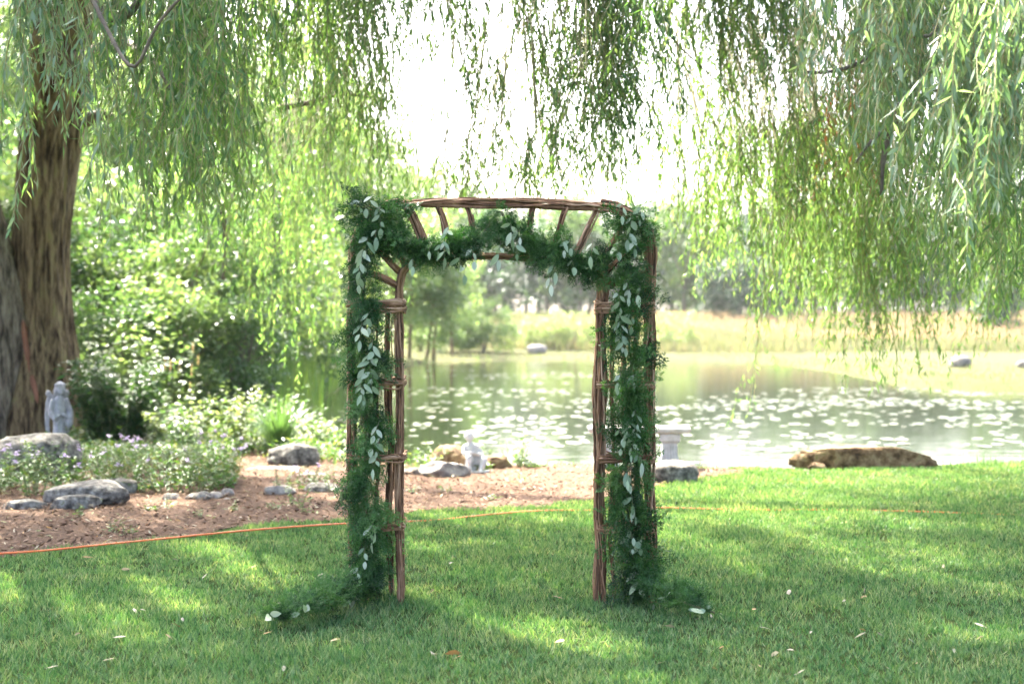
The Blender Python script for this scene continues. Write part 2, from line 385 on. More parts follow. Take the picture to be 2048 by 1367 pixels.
# ---------------------------------------------------------------- vine arch
YA = 8.08
def A(px, py, dy=0.0): return P(px, py, YA) + Vector((0, dy, 0))
vine = noise_mat('grape_vine', [(.12, (.036, .018, .009)), (.36, (.125, .060, .030)), (.6, (.235, .128, .068)), (.88, (.40, .255, .16))], 14, .85, .5, 120, (1, 1, .35), .25, 6, .75, .004)
arch = thing('vine_arch', 'tall rustic wedding arch of bundled brown vine branches standing on the lawn', 'arch', A(1000, 1213, .1))
AO = np.array(arch.location)
def bundle(pts, rad, n, tr=.005, fib=130, seed=0, step=.045):
    """a bundle of vine branches wandering round a path, with shaggy fibres"""
    rg = np.random.default_rng(seed); b = MB()
    L = np.linalg.norm(np.diff(np.asarray([tuple(p) for p in pts]), axis=0), axis=1).sum()
    k = max(4, int(L / step)); c = spline(pts, k)
    rad = np.interp(np.linspace(0, 1, k), np.linspace(0, 1, len(np.atleast_1d(rad))), np.atleast_1d(rad))
    T = unit(np.gradient(c, axis=0)); ref = np.array([0, 1.0, 0]); U = unit(np.cross(T, ref)); V = np.cross(T, U)
    s = np.linspace(0, L, k)
    for i in range(n):
        ph = rg.random() * 6.28; tw = rg.normal(0, 1.6); rr = math.sqrt(rg.random()) * .95 if i > n * .55 else .8 + .25 * rg.random()
        an = ph + tw * s + .5 * np.sin(s * rg.uniform(3, 7) + ph) ; ro = rad * rr * (1 + .26 * np.sin(s * rg.uniform(5, 14) + ph * 3))
        ro = np.maximum(0, ro - tr * .6)
        q = c + U * (np.cos(an) * ro)[:, None] + V * (np.sin(an) * ro)[:, None] + rg.normal(0, .0016, c.shape)
        a0 = 0 if rg.random() < .7 else int(rg.random() * k * .3); a1 = k if rg.random() < .7 else k - int(rg.random() * k * .3)
        if a1 - a0 < 4: a0, a1 = 0, k
        tube(b, q[a0:a1] - AO, tr * rg.uniform(.55, 1.35) * (1 + .12 * np.sin(s[a0:a1] * 40 + ph)), 5)
    nf = int(fib * L)
    if nf:
        ii = rg.integers(0, k, nf); an = rg.random(nf) * 6.28
        o = U[ii] * np.cos(an)[:, None] + V[ii] * np.sin(an)[:, None]
        p0 = c[ii] + o * rad[ii][:, None] * .95 + T[ii] * rg.normal(0, .03, nf)[:, None]
        add_leaves(b, p0 - AO, o * rg.uniform(.2, 1, nf)[:, None] + T[ii] * rg.normal(0, 1, nf)[:, None], rg.normal(size=(nf, 3)), rg.uniform(.015, .055, nf), .0024, rg.uniform(-.3, .3, nf))
    return b
def part(name, pts, rad, n, tr=.005, fib=130, parent=None, seed=[100]):
    seed[0] += 1
    return bundle(pts, rad, n, tr, fib, seed[0]).build(name, vine, parent or arch, smooth=True)
BK = .17                                            # depth between the front and the back frame
for dy, thin in ((0, 1.0), (BK, .42)):
    # outer uprights with the bent corners, inner uprights, bars
    part('post', [A(707, 1212, dy), A(704, 1000, dy), A(702, 760, dy), A(704, 600, dy), A(705, 530, dy), A(712, 480, dy), A(730, 440, dy), A(765, 412, dy), A(800, 405, dy)], .024 * thin, 20, .0048)
    part('post', [A(1305, 1205, dy), A(1300, 1000, dy), A(1300, 760, dy), A(1299, 620, dy), A(1301, 540, dy), A(1297, 480, dy), A(1280, 445, dy), A(1245, 420, dy), A(1200, 410, dy)], .030 * thin, 28, .0048)
    part('post', [A(801, 1213, dy), A(799, 1000, dy), A(800, 760, dy), A(797, 620, dy), A(801, 555, dy), A(815, 530, dy), A(860, 514, dy)], [.023 * thin] * 6 + [.018], 20, .0048)
    part('post', [A(1199, 1213, dy), A(1201, 1000, dy), A(1200, 760, dy), A(1203, 620, dy), A(1204, 570, dy), A(1190, 540, dy), A(1140, 521, dy)], [.033 * thin] * 6 + [.02], 30, .0048)
    part('top_bar', [A(762, 410, dy), A(850, 405, dy), A(1000, 407, dy), A(1120, 409, dy), A(1225, 414, dy)], [.02, .026 * thin, .029 * thin, .027 * thin, .02], 30, .0046)
    part('lower_bar', [A(835, 518, dy), A(920, 512, dy), A(1000, 513, dy), A(1080, 517, dy), A(1165, 523, dy)], .019 * thin, 12, .0055)
# thin uprights inside each side
for px, py0, r, n in ((727, 1205, .016, 7), (753, 1208, .014, 6), (776, 1209, .020, 9), (1227, 1211, .018, 8), (1252, 1205, .013, 5), (1276, 1203, .016, 7)):
    d = .03 + .03 * (px % 3)
    part('upright', [A(px + 2, py0, d), A(px - 3, 1060, d), A(px + 3, 915, d), A(px - 2, 765, d), A(px + 1, 612, d)], r, n, .0055)
# roof spokes
for dy in (0, BK):
    for a, c, d, r in (((812, 410), (836, 462), (848, 512), .017), ((818, 410), (840, 455), (862, 510), .010), ((878, 412), (890, 450), (897, 510), .019), ((934, 412), (944, 450), (950, 510), .016),
                    ((1067, 414), (1058, 455), (1052, 514), .017), ((1134, 414), (1120, 455), (1104, 518), .018), ((1196, 416), (1172, 465), (1146, 520), .019)):
        part('spoke', [A(*a, dy), A(*c, dy), A(*d, dy)], r if dy == 0 else r * .7, 9, .0055)
    # corner rungs
    for a, d, r in (((742, 428), (812, 536), .014), ((722, 478), (800, 543), .016), ((706, 535), (800, 574), .016),
                    ((1262, 432), (1190, 542), .014), ((1296, 478), (1206, 552), .016), ((1300, 542), (1206, 576), .018)):
        m = ((a[0] + d[0]) / 2, (a[1] + d[1]) / 2 - 5)
        part('rung', [A(*a, dy), A(*m, dy), A(*d, dy)], r, 9, .0055)
# bands of vine lashed round each side
def band(px0, px1, py, n, hgt, seed):
    rg = np.random.default_rng(seed); b = MB()
    a, c = A(px0, py), A(px1, py)
    for i in range(n):
        x0, x1 = a.x - .012 - .012 * rg.random(), c.x + .012 + .012 * rg.random(); y0, y1 = YA - .036 - .014 * rg.random(), YA + BK + .034 + .012 * rg.random()
        z = a.z + (i / max(1, n - 1) - .5) * hgt
        q = [(x0, y0 + .03), (x0 + .03, y0), ((x0 + x1) / 2, y0), (x1 - .03, y0), (x1, y0 + .03), (x1, (y0 + y1) / 2), (x1, y1 - .03), (x1 - .03, y1), ((x0 + x1) / 2, y1), (x0 + .03, y1), (x0, y1 - .03), (x0, (y0 + y1) / 2)]
        k0 = rg.integers(0, 12); q = q[k0:] + q[:k0]
        pts = spline([(p[0], p[1], z + rg.normal(0, .006)) for p in q] + [(q[0][0], q[0][1], z + rg.normal(0, .004))], 44)
        tube(b, pts + rg.normal(0, .0018, pts.shape) - AO, .0058 * rg.uniform(.6, 1.25), 5)
    b.build('band', vine, arch, smooth=True)
for s, (py, n, h) in enumerate(((612, 14, .062), (765, 8, .032), (914, 8, .03), (1053, 8, .032))):
    band(703, 800, py, n, h, 300 + s); band(1201, 1301, py + 4, n, h, 320 + s)

# ---------------------------------------------------------------- garlands of fern and eucalyptus
M['fern'] = leaf_mat('fern', [(.007, .034, .008), (.015, .060, .013), (.028, .092, .021), (.05, .13, .035)], .35, .45, (1.3, 1.35, .5), .35, True)
M['fern_light'] = leaf_mat('fern_light', [(.045, .125, .03), (.075, .17, .048)], .4, .45, (1.2, 1.2, .5), .35, True)
M['euc'] = leaf_mat('eucalyptus_leaf', [(.10, .165, .075), (.185, .25, .14), (.30, .345, .245)], .25, .4, (1.0, 1.1, .7), .5, True)
M['garland_stem'] = noise_mat('garland_stem', [(.3, (.05, .07, .03)), (.7, (.12, .12, .06))], 20, .8, 0)
def frond_mesh(seed, L=.20):
    """feathery asparagus fern spray along +X with its face towards +Z"""
    rg = np.random.default_rng(seed); b = MB()
    s = np.linspace(0, 1, 8); st = np.stack([s * L, .02 * np.sin(s * 2.5 + seed) , -.05 * s ** 2], 1)
    tube(b, st, .0016 * (1.2 - s), 4)
    for k in range(17):
        t = .06 + .92 * k / 17; p = np.array([np.interp(t, s, st[:, i]) for i in range(3)])
        sd = 1 if k % 2 else -1; l = L * .36 * (1 - t) ** .55 * rg.uniform(.75, 1.15) + .012
        d = unit(np.array([.75, sd * 1.0, rg.normal(0, .28)]))
        q = p + np.linspace(0, 1, 4)[:, None] * d * l
        add_leaves(b, [p], [d], [[0, 0, 1.0]], l, .0042)
        m = max(5, int(l / .0085))
        tt = (np.arange(m) + .5) / m; pp = p + tt[:, None] * d * l
        side = np.where(np.arange(m) % 2, 1, -1)[:, None]
        dn = d * .75 + side * np.cross([0, 0, 1.0], d) * .85 + rg.normal(0, .28, (m, 3))
        add_leaves(b, pp, dn, rg.normal(size=(m, 3)) + [0, 0, 1.2], (.031 - .013 * tt) * rg.uniform(.7, 1.2, m), .0078)
    # a side spray forking off low on the same stem
    v = np.concatenate(b.v); an = .9 if seed % 2 else -.9; ca, sa = math.cos(an), math.sin(an); cb, sb = math.cos(.45 * (1 if seed % 3 else -1)), math.sin(.45 * (1 if seed % 3 else -1))
    w = np.stack([v[:, 0], v[:, 1] * ca - v[:, 2] * sa, v[:, 1] * sa + v[:, 2] * ca], 1) * .88
    w = np.stack([w[:, 0] * cb - w[:, 1] * sb + .012, w[:, 0] * sb + w[:, 1] * cb, w[:, 2]], 1)
    t3, q4 = list(b.t), list(b.q); off = b.n; b.v.append(w); b.n += len(w)
    for q in t3: b.t.append(q + off); b.tm.append(np.zeros(len(q)))
    for q in q4: b.q.append(q + off); b.qm.append(np.zeros(len(q)))
    return b.mesh('fern_frond', M['fern'])
FR = [frond_mesh(i, l) for i, l in enumerate((.17, .2, .23, .2, .18, .26))]
FRL = []
for f in FR[:3]:
    g = f.copy(); g.materials.clear(); g.materials.append(M['fern_light']); FRL.append(g)
def euc_leaf_mesh(L=.052, Wd=.024, fold=.18):
    b = MB(); n = 7; s = np.linspace(0, 1, n); w = Wd / 2 * np.sin(np.pi * np.clip(s * .96 + .02, 0, 1)) ** .75 * (1.1 - .25 * s)
    c = np.stack([s * L, 0 * s, -.12 * L * s ** 2], 1)
    v = np.concatenate([c + np.stack([0 * s, w, w * fold], 1), c, c + np.stack([0 * s, -w, w * fold], 1)])
    f = [[k, k + 1, n + k + 1, n + k] for k in range(n - 1)] + [[n + k, n + k + 1, 2 * n + k + 1, 2 * n + k] for k in range(n - 1)]
    b.add(v, f); return b.mesh('eucalyptus_leaf', M['euc'], True)
EU = [euc_leaf_mesh(), euc_leaf_mesh(.06, .022), euc_leaf_mesh(.045, .026, .3), euc_leaf_mesh(.068, .027)]
def orient(x_dir, z_dir):
    x = Vector(x_dir).normalized(); z = Vector(z_dir); y = z.cross(x)
    if y.length < 1e-3: y = Vector((0, 1, 0)).cross(x)
    y.normalize(); z = x.cross(y)
    return Matrix((x, y, z)).transposed()
def put(name, me, parent, pos, rot, sc):
    o = bpy.data.objects.new(name, me); COL.objects.link(o); o.parent = parent
    o.matrix_basis = Matrix.Translation(pos) @ rot.to_4x4() @ Matrix.Scale(sc, 4); return o
def garland(label, pts, rads, n, leaves, seed, light=.25, tail=1.0):
    rg = np.random.default_rng(seed)
    base = Vector(pts[0]); t = thing('garland', label, 'garland', (base.x, base.y, base.z), 0, 'garlands on the vine arch')
    c = spline(pts, 80); rad = np.interp(np.linspace(0, 1, 80), np.linspace(0, 1, len(rads)), rads)
    T = unit(np.gradient(c, axis=0)); O = np.array(base)
    b = MB(); tube(b, c - O, .006, 5)
    for s in (1, 2): tube(b, c - O + np.stack([.008 * np.sin(np.arange(80) * .7 + s), .008 * np.cos(np.arange(80) * .7 + s), 0 * rad], 1), .0035, 4)
    b.build('stem', M['garland_stem'], t)
    for i in range(n):
        k = ((i + .5) / n) ** tail * 79 + rg.normal(0, .6); k = int(np.clip(k, 0, 79)); tt = T[k]
        o = rg.normal(size=3); o[1] -= .5; o -= tt * np.dot(o, tt); o = unit(o)
        low = c[k][2] < .16
        if low: o[2] = abs(o[2]) * .6
        al = tt * (-1 if tt[2] > .2 else (1 if rg.random() < .5 else -1)) * rg.uniform(.2, .9)
        d = unit(o * rg.uniform(.5, 1.0) + al + np.array([0, 0, -.25 if not low else .1]))
        sc = rad[k] / .12 * rg.uniform(.56, 1.0) * (.85 if low else 1)
        me = FRL[rg.integers(3)] if rg.random() < light else FR[rg.integers(6)]
        pos = c[k] + o * rad[k] * rg.uniform(.0, .3) - O
        if low: pos[2] = max(pos[2], .06 - O[2])
        zd = np.array([0, -.9, .5]) + rg.normal(0, .7, 3)
        put('fern_frond', me, t, Vector(pos), orient(d, zd), sc)
    for (px, py, m, spread, flat) in leaves:
        a0 = P(px, py, YA - .17); mm = max(2, round(m * .8))
        if not flat:                                     # a sprig: leaves in pairs along a drooping stem
            ln = .03 + .014 * mm; sw = rg.normal(0, .3)
            stem = spline([a0 + Vector((-sw * ln * .3, .09, ln * .75)), a0 + Vector((0, .0, ln * .35)), a0 + Vector((sw * ln * .5, -.01, -ln * .2)), a0 + Vector((sw * ln, .0, -ln * .7))], 12)
            b = MB(); tube(b, stem - O, np.linspace(.0022, .001, 12), 4); b.build('sprig', M['garland_stem'], t)
        for i in range(mm):
            if flat:
                g = G(px, py); p = Vector((g.x + rg.normal(0, .03), g.y - .1 + rg.normal(0, .03), .085 + .04 * rg.random())); d = Vector((rg.normal(), rg.normal() - .3, rg.normal(.1, .3)))
            else:
                q = stem[int(np.clip(3 + 8.9 * (i + .5) / mm, 3, 11))]; sd = 1 if i % 2 else -1
                p = Vector(q) + Vector((sd * .003, -.004 * rg.random(), 0)); d = Vector((sd * rg.uniform(.25, .95) * (i < mm - 1), -.25 + rg.normal(0, .25), -.8 + rg.normal(0, .25)))
            put('eucalyptus_leaf', EU[rg.integers(4)], t, p - base, orient(d, (rg.normal(0, .6), -1, rg.normal(.4, .4))), rg.uniform(.65, 1.35))
    return t
DG = -.05
def Ag(px, py): return P(px, py, YA + DG)
gl = [G(548, 1266) + Vector((0, 0, .07)), G(600, 1256) + Vector((0, 0, .09)), G(650, 1240) + Vector((0, 0, .10)), G(700, 1222) + Vector((0, 0, .1)), Ag(725, 1160), Ag(744, 1100), Ag(738, 1030), Ag(728, 960), Ag(738, 890),
      Ag(733, 820), Ag(735, 750), Ag(726, 680), Ag(728, 600), Ag(730, 530), Ag(738, 470), Ag(750, 425)]
garland('leafy garland winding down the left side of the arch onto the grass', gl, [.09, .11, .12, .12, .12, .12, .13, .12, .12, .12, .11, .12, .13, .10, .11, .12], 298,
        [(725, 520, 8, .014, 0), (722, 545, 6, .014, 0), (735, 640, 4, .012, 0), (722, 665, 5, .012, 0), (738, 650, 3, .02, 0), (745, 700, 5, .015, 0), (740, 730, 7, .016, 0), (728, 760, 8, .018, 0), (745, 765, 8, .018, 0), (722, 785, 5, .014, 0),
         (752, 872, 6, .014, 0), (758, 890, 4, .012, 0), (752, 925, 4, .014, 0), (738, 1072, 4, .02, 0), (745, 1060, 3, .02, 0), (728, 1110, 4, .014, 0), (715, 1150, 4, .014, 0), (700, 1185, 5, .018, 0), (708, 1205, 7, .018, 0), (692, 1195, 4, .02, 0),
         (553, 1268, 5, 0, 1), (598, 1258, 5, 0, 1), (742, 405, 4, .03, 0), (760, 432, 6, .016, 0), (720, 412, 3, .02, 0), (752, 470, 2, .01, 0), (735, 488, 4, .014, 0)], 1, .25, 1.22)
gt = [Ag(722, 415), Ag(745, 425), Ag(775, 445), Ag(805, 480), Ag(840, 500), Ag(880, 497), Ag(925, 490), Ag(962, 470), Ag(985, 440), Ag(1000, 422), Ag(1015, 450), Ag(1040, 480), Ag(1080, 498), Ag(1120, 508), Ag(1160, 518), Ag(1195, 525), Ag(1200, 550)]
garland('fern and eucalyptus swag draped across the top of the arch', gt, [.12, .14, .11, .095, .09, .09, .09, .09, .085, .05, .08, .09, .09, .095, .10, .11, .08], 298,
        [(895, 475, 7, .014, 0), (890, 500, 5, .012, 0), (862, 498, 2, .01, 0), (1022, 462, 5, .014, 0), (1035, 470, 3, .012, 0), (1030, 495, 4, .012, 0), (945, 510, 4, .010, 0), (1000, 505, 5, .012, 0), (920, 525, 3, .02, 0), (930, 545, 2, .012, 0), (1108, 540, 3, .012, 0),
         (1145, 530, 3, .014, 0), (1125, 488, 4, .014, 0), (1140, 492, 3, .02, 0), (825, 528, 3, .012, 0), (1100, 565, 2, .008, 0), (1185, 500, 4, .014, 0)], 2)
gr_ = [Ag(1290, 432), Ag(1255, 430), Ag(1240, 450), Ag(1252, 500), Ag(1262, 545), Ag(1250, 600), Ag(1255, 660), Ag(1262, 720), Ag(1255, 790), Ag(1262, 860), Ag(1252, 930), Ag(1255, 1000), Ag(1262, 1070), Ag(1275, 1140), Ag(1285, 1185),
       G(1310, 1222) + Vector((0, 0, .1)), G(1350, 1236) + Vector((0, 0, .10)), G(1395, 1248) + Vector((0, 0, .09)), G(1430, 1252) + Vector((0, 0, .07))]
garland('leafy garland hanging down the right side of the arch, its tail on the lawn', gr_, [.13, .14, .12, .11, .12, .12, .13, .14, .13, .13, .13, .12, .13, .14, .14, .13, .11, .10, .07], 298,
        [(1245, 420, 4, .014, 0), (1282, 428, 4, .02, 0), (1262, 455, 6, .014, 0), (1270, 480, 5, .014, 0), (1236, 500, 2, .01, 0), (1255, 575, 3, .012, 0), (1258, 590, 2, .01, 0), (1280, 585, 2, .01, 0), (1238, 600, 5, .02, 0), (1240, 640, 5, .012, 0), (1242, 665, 8, .014, 0), (1262, 640, 4, .012, 0), (1245, 680, 5, .012, 0),
         (1240, 760, 3, .012, 0), (1268, 760, 3, .014, 0), (1272, 835, 4, .012, 0), (1258, 865, 9, .018, 0), (1270, 880, 8, .018, 0), (1240, 870, 3, .01, 0), (1278, 920, 3, .012, 0), (1256, 955, 3, .012, 0), (1262, 965, 3, .01, 0), (1265, 1005, 3, .01, 0), (1270, 1028, 3, .01, 0), (1262, 1070, 3, .01, 0), (1264, 1085, 4, .01, 0), (1284, 1090, 2, .008, 0),
         (1275, 1160, 5, .016, 0), (1290, 1170, 3, .02, 0), (1312, 1195, 4, .02, 0), (1345, 1232, 4, 0, 1), (1383, 1250, 6, 0, 1)], 3, .3, .86)
# ---------------------------------------------------------------- willows
def bark_stem(name, pts, rads, parent, m, origin, rings=170, sides=150, furrow=.06, seed=0.0):
    """a trunk with furrowed bark as real relief"""
    c = spline(pts, rings); r = np.interp(np.linspace(0, 1, rings), np.linspace(0, 1, len(rads)), rads)
    T = unit(np.gradient(c, axis=0)); U = unit(np.cross(T, [0, 1.0, 0.02])); V = np.cross(T, U)
    an = np.linspace(0, 2 * np.pi, sides, endpoint=False)
    s = np.concatenate([[0], np.cumsum(np.linalg.norm(np.diff(c, axis=0), axis=1))])
    AN, SS = np.meshgrid(an, s)
    ca, sa = np.cos(AN), np.sin(AN)
    f1 = vnoise(ca * 6 + seed + 20, sa * 6 + 20, SS * 1.2 + 5); f2 = vnoise(ca * 13 + seed + 30, sa * 13 + 30, SS * 2.6 + 9)
    ridge = 1 - np.abs(2 * f1 - 1) * 1.6; ridge2 = 1 - np.abs(2 * f2 - 1)
    lump = vnoise(ca * 1.6 + seed + 9, sa * 1.6 + 9, SS * .7)
    rr = r[:, None] * (1 + .16 * (lump - .5)) + furrow * (.7 * ridge + .45 * ridge2 - .6)
    v = c[:, None] + rr[..., None] * (ca[..., None] * U[:, None] + sa[..., None] * V[:, None])
    i = np.arange(rings - 1)[:, None] * sides; j = np.arange(sides)[None]; j2 = (j + 1) % sides
    b = MB(); b.add(v.reshape(-1, 3) - np.array(origin), np.stack([i + j, i + j2, i + sides + j2, i + sides + j], -1).reshape(-1, 4))
    return b.build(name, m, parent, smooth=True)
def limb(pts, r0, r1, parent, origin, n=26, sides=8):
    c = spline(pts, n); s = np.linspace(0, 1, n); b = MB()
    c = c + np.stack([vnoise(c[:, 0] * 2, c[:, 1] * 2, c[:, 2] * 2 + k * 7) - .5 for k in range(3)], 1) * .10
    tube(b, c - np.array(origin), (r0 + (r1 - r0) * s) * (1 + .1 * np.sin(s * 40)), sides)
    return b.build('limb', M['limb'], parent, smooth=True)
YT = 20.0
TL = Vector((P(60, 870, YT).x, YT, 0)); TR = Vector((9.5, 15.0, 0))
willow_l = thing('willow_tree', 'old weeping willow with a thick furrowed trunk and curtains of leaves', 'willow', TL, 0, 'willows round the lawn')
willow_r = thing('willow_tree', 'weeping willow with silvery trailing branches hanging in from the right', 'willow', TR, 0, 'willows round the lawn')
T_ = lambda px, py, dy=0: P(px, py, YT) + Vector((0, dy, 0))
tl = [T_(62, 890), T_(70, 850), T_(80, 760), T_(88, 680), T_(85, 600), T_(84, 480), T_(95, 340), T_(118, 160), T_(135, 0), T_(150, -200)]
bark_stem('trunk', tl, [.72, .57, .41, .37, .38, .40, .41, .41, .39, .34], willow_l, M['bark'], TL, seed=1.)
bark_stem('trunk', [T_(-30, 890, -.4), T_(-22, 840, -.35), T_(-5, 760, -.3), T_(-2, 660, -.3), T_(-14, 560, -.3), T_(-34, 430, -.3), T_(-70, 250, -.3), T_(-120, 0, -.2)], [.66, .50, .36, .33, .30, .27, .25, .22], willow_l, M['bark_grey'], TL, 150, 120, seed=5.)
bark_stem('trunk', [T_(42, 880, -.42), T_(44, 800, -.36), T_(50, 720, -.34), T_(47, 640, -.3), T_(30, 560, -.28), T_(10, 480, -.26), T_(-12, 380, -.2)], [.26, .22, .17, .165, .16, .14, .1], willow_l, M['bark_grey'], TL, 120, 70, .035, 8.)
sc_ = [T_(66, 640, -.41), T_(74, 690, -.44), T_(84, 740, -.49), T_(98, 775, -.59), T_(106, 800, -.66)]
b = MB(); tube(b, spline(sc_, 16) - np.array(TL), .045 * np.array([.3, .7, 1, 1, 1, 1.1, 1, 1, .9, .9, .9, .8, .8, .7, .6, .3]), 7); b.build('bark_scar', M['scar'], willow_l, smooth=True)
bark_stem('trunk', [TR + Vector(q) for q in ((0, 0, -.1), (.05, 0, 1.2), (-.1, .1, 2.8), (-.3, 0, 4.6), (-.5, -.2, 6.8))], [.7, .5, .45, .4, .28], willow_r, M['bark'], TR, 70, 48, seed=12.)
LIMBS = {0: [], 1: []}
def add_limb(w, pts, r0, r1):
    root = (willow_l, willow_r)[w]; limb(pts, r0, r1, root, root.location); LIMBS[w].append(spline(pts, 24))
V_ = Vector
# high limbs over the lawn (above the frame) and a few that show
add_limb(0, [T_(118, 160), V_((-5.2, 18.4, 6.6)), V_((-3.4, 16.2, 7.6)), V_((-1.2, 14, 8.0)), V_((1.4, 12.6, 7.4))], .24, .05)
add_limb(0, [T_(130, 60), V_((-5.0, 17.0, 7.4)), V_((-4.0, 13.0, 8.4)), V_((-3.2, 9.5, 7.2)), V_((-2.6, 7.2, 5.6))], .2, .04)
add_limb(0, [T_(140, -100), V_((-4.0, 19.5, 8.4)), V_((-1, 18.6, 8.6)), V_((2.2, 17.4, 7.6))], .2, .04)
add_limb(0, [T_(125, 100), V_((-6.2, 15.0, 6.6)), V_((-4.6, 11.0, 6.4)), V_((-4.0, 8.4, 5.2))], .16, .03)
add_limb(0, [T_(150, 120), P(200, 100, 16), P(245, 92, 13), P(275, 100, 11), P(310, 130, 9.6), P(330, 175, 9)], .085, .012)
add_limb(0, [T_(140, 245), T_(180, 238), T_(205, 232), T_(225, 238)], .16, .05)
add_limb(0, [P(175, -20, 9.5), P(210, 35, 9.4), P(245, 50, 9.3), P(280, 10, 9.2), P(300, -40, 9.1)], .034, .018)
add_limb(0, [P(160, -40, 8.4), P(210, 60, 8.3), P(275, 140, 8.2), P(320, 55, 8.1), P(385, -20, 8.0)], .014, .008)
add_limb(0, [P(560, 215, 15), P(620, 205, 14.8), P(680, 195, 14.6), P(735, 200, 14.4)], .035, .012)
add_limb(0, [P(640, 60, 13), P(665, 120, 13), P(690, 220, 13)], .02, .01)
add_limb(0, [P(448, 410, 16), P(445, 470, 16), P(446, 560, 16)], .045, .02)
add_limb(1, [TR + V_((-.3, 0, 4.6)), V_((7.4, 13.8, 7.0)), V_((5.2, 12.4, 7.8)), V_((2.6, 11.4, 7.2)), V_((.8, 10.6, 6.2))], .22, .04)
add_limb(1, [TR + V_((-.35, 0, 5)), V_((6.8, 15.8, 7.0)), V_((4.4, 16.4, 7.6)), V_((2.0, 16.8, 7.0))], .2, .04)
add_limb(1, [TR + V_((-.2, 0, 4.2)), V_((7.0, 12, 6.0)), V_((5.2, 9.2, 5.8)), V_((3.2, 7.2, 4.8))], .18, .03)
add_limb(1, [P(1930, -40, 11), P(1900, 60, 11), P(1830, 170, 11), P(1795, 235, 11), P(1775, 285, 11), P(1755, 380, 11)], .07, .012)
add_limb(1, [P(1800, 232, 11), P(1750, 270, 10.9), P(1715, 320, 10.8)], .024, .008)
add_limb(1, [P(1890, 100, 9), P(1870, 40, 9), P(1850, 58, 9), P(1800, 55, 9), P(1785, 42, 9), P(1830, 0, 9)][1:], .014, .008)
add_limb(1, [P(1610, 145, 11), P(1660, 140, 11), P(1720, 125, 11), P(1790, 90, 11)], .012, .02)
add_limb(1, [P(1960, 170, 7.4), P(1900, 178, 7.4), P(1850, 182, 7.4)], .012, .006)
add_limb(1, [P(1310, 50, 12), P(1360, 110, 12), P(1440, 180, 12), P(1468, 195, 12)], .008, .004)

def strand(rg, top, length, drift, step=.09):
    """a hanging whip: list of points from its top down"""
    d = unit(np.array([drift[0], drift[1], -.55])); p = np.array(top, float); pts = [p.copy()]; l = 0
    ph = rg.random(2) * 6.28
    while l < length:
        d = unit(d + np.array([rg.normal(0, .10) + .02 * math.sin(l * 2 + ph[0]), rg.normal(0, .10), -.20]))
        p = p + d * step; l += step; pts.append(p.copy())
    return np.array(pts)
LEAFM = []
def willow_leaf_mesh():
    b = MB(); v, q, t = leaf_arrays([[0, 0, 0]], [[1, 0, 0]], [[0, 0, 1]], 1.0, .17, .22, .42, 3)
    b.add(v, q); b.t.append(t); b.tm.append(np.zeros(len(t)))
    return b.mesh('leaf', M['willow_silver'])
WLEAF = willow_leaf_mesh()
single = [0]
def spray(w, center, tops, lengths, leafL, gap, tone, rg, near=False, side=.7, drift=.5):
    """one drooping branch: whips with their leaves"""
    root = (willow_l, willow_r)[w]; O = np.array(root.location)
    tw, lf = MB(), MB(); PP, DD, NN, LL = [], [], [], []
    up = np.array(center) + [rg.normal(0, .3), .5 + .4 * rg.random(), 1.0 + .5 * rg.random()]
    for tp, ln in zip(tops, lengths):
        a = rg.random() * 6.28
        s = strand(rg, tp, ln, (drift * math.cos(a), drift * math.sin(a)))
        s2 = s if near else np.concatenate([s[:-1:3], s[-1:]])
        tube(tw, np.concatenate([[up], s2]) - O, np.linspace(.006, .002, len(s2) + 1), 3, cap=False)
        paths = [s]
        k = 3
        while k < len(s) - 2:
            if rg.random() < side:
                q = strand(rg, s[k], rg.uniform(.15, .5), (rg.normal(0, 1), rg.normal(0, 1)), .07); paths.append(q)
                if center[1] < 12.6: tube(tw, (q if near else q[::2]) - O, np.linspace(.0028, .0012, len(q) if near else len(q[::2])), 3, cap=False)
            k += rg.integers(2, 5)
        for q in paths:
            L = np.concatenate([[0], np.cumsum(np.linalg.norm(np.diff(q, axis=0), axis=1))])
            m = int(L[-1] / gap)
            if m < 2: continue
            u = (np.arange(m) + rg.random(m) * .6) * gap + .02
            p = np.stack([np.interp(u, L, q[:, i]) for i in range(3)], 1)
            an = np.arange(m) * 2.4 + rg.random() * 6 + rg.normal(0, .5, m)
            d = np.stack([np.cos(an) * .62, np.sin(an) * .62, np.full(m, -1.0) + rg.normal(0, .4, m)], 1)
            PP.append(p); DD.append(d); NN.append(np.stack([np.cos(an), np.sin(an), np.full(m, .6)], 1) + rg.normal(0, .6, (m, 3))); LL.append(leafL * rg.uniform(.6, 1.15, m) * np.clip(1.15 - .35 * u / L[-1], .6, 1))
    PP, DD, NN, LL = [np.concatenate(q) for q in (PP, DD, NN, LL)]
    t = tw.build('drooping_branch', M['twig'], root)
    if near:
        take = min(len(PP), 60, 300 - single[0]); pick = rg.permutation(len(PP))[:take]; keep = np.ones(len(PP), bool); keep[pick] = False
        for i in pick:
            put('leaf', WLEAF, t, Vector(PP[i] - O), orient(DD[i], NN[i]), float(LL[i])); single[0] += 1
        PP, DD, NN, LL = PP[keep], DD[keep], NN[keep], LL[keep]
    add_leaves(lf, PP - O, DD, NN, LL, LL * rg.uniform(.15, .23, len(LL)), rg.uniform(-.05, .35, len(LL)), .42, 3 if near else 2)
    lf.build('foliage', M[tone], t)
nleaf = 0
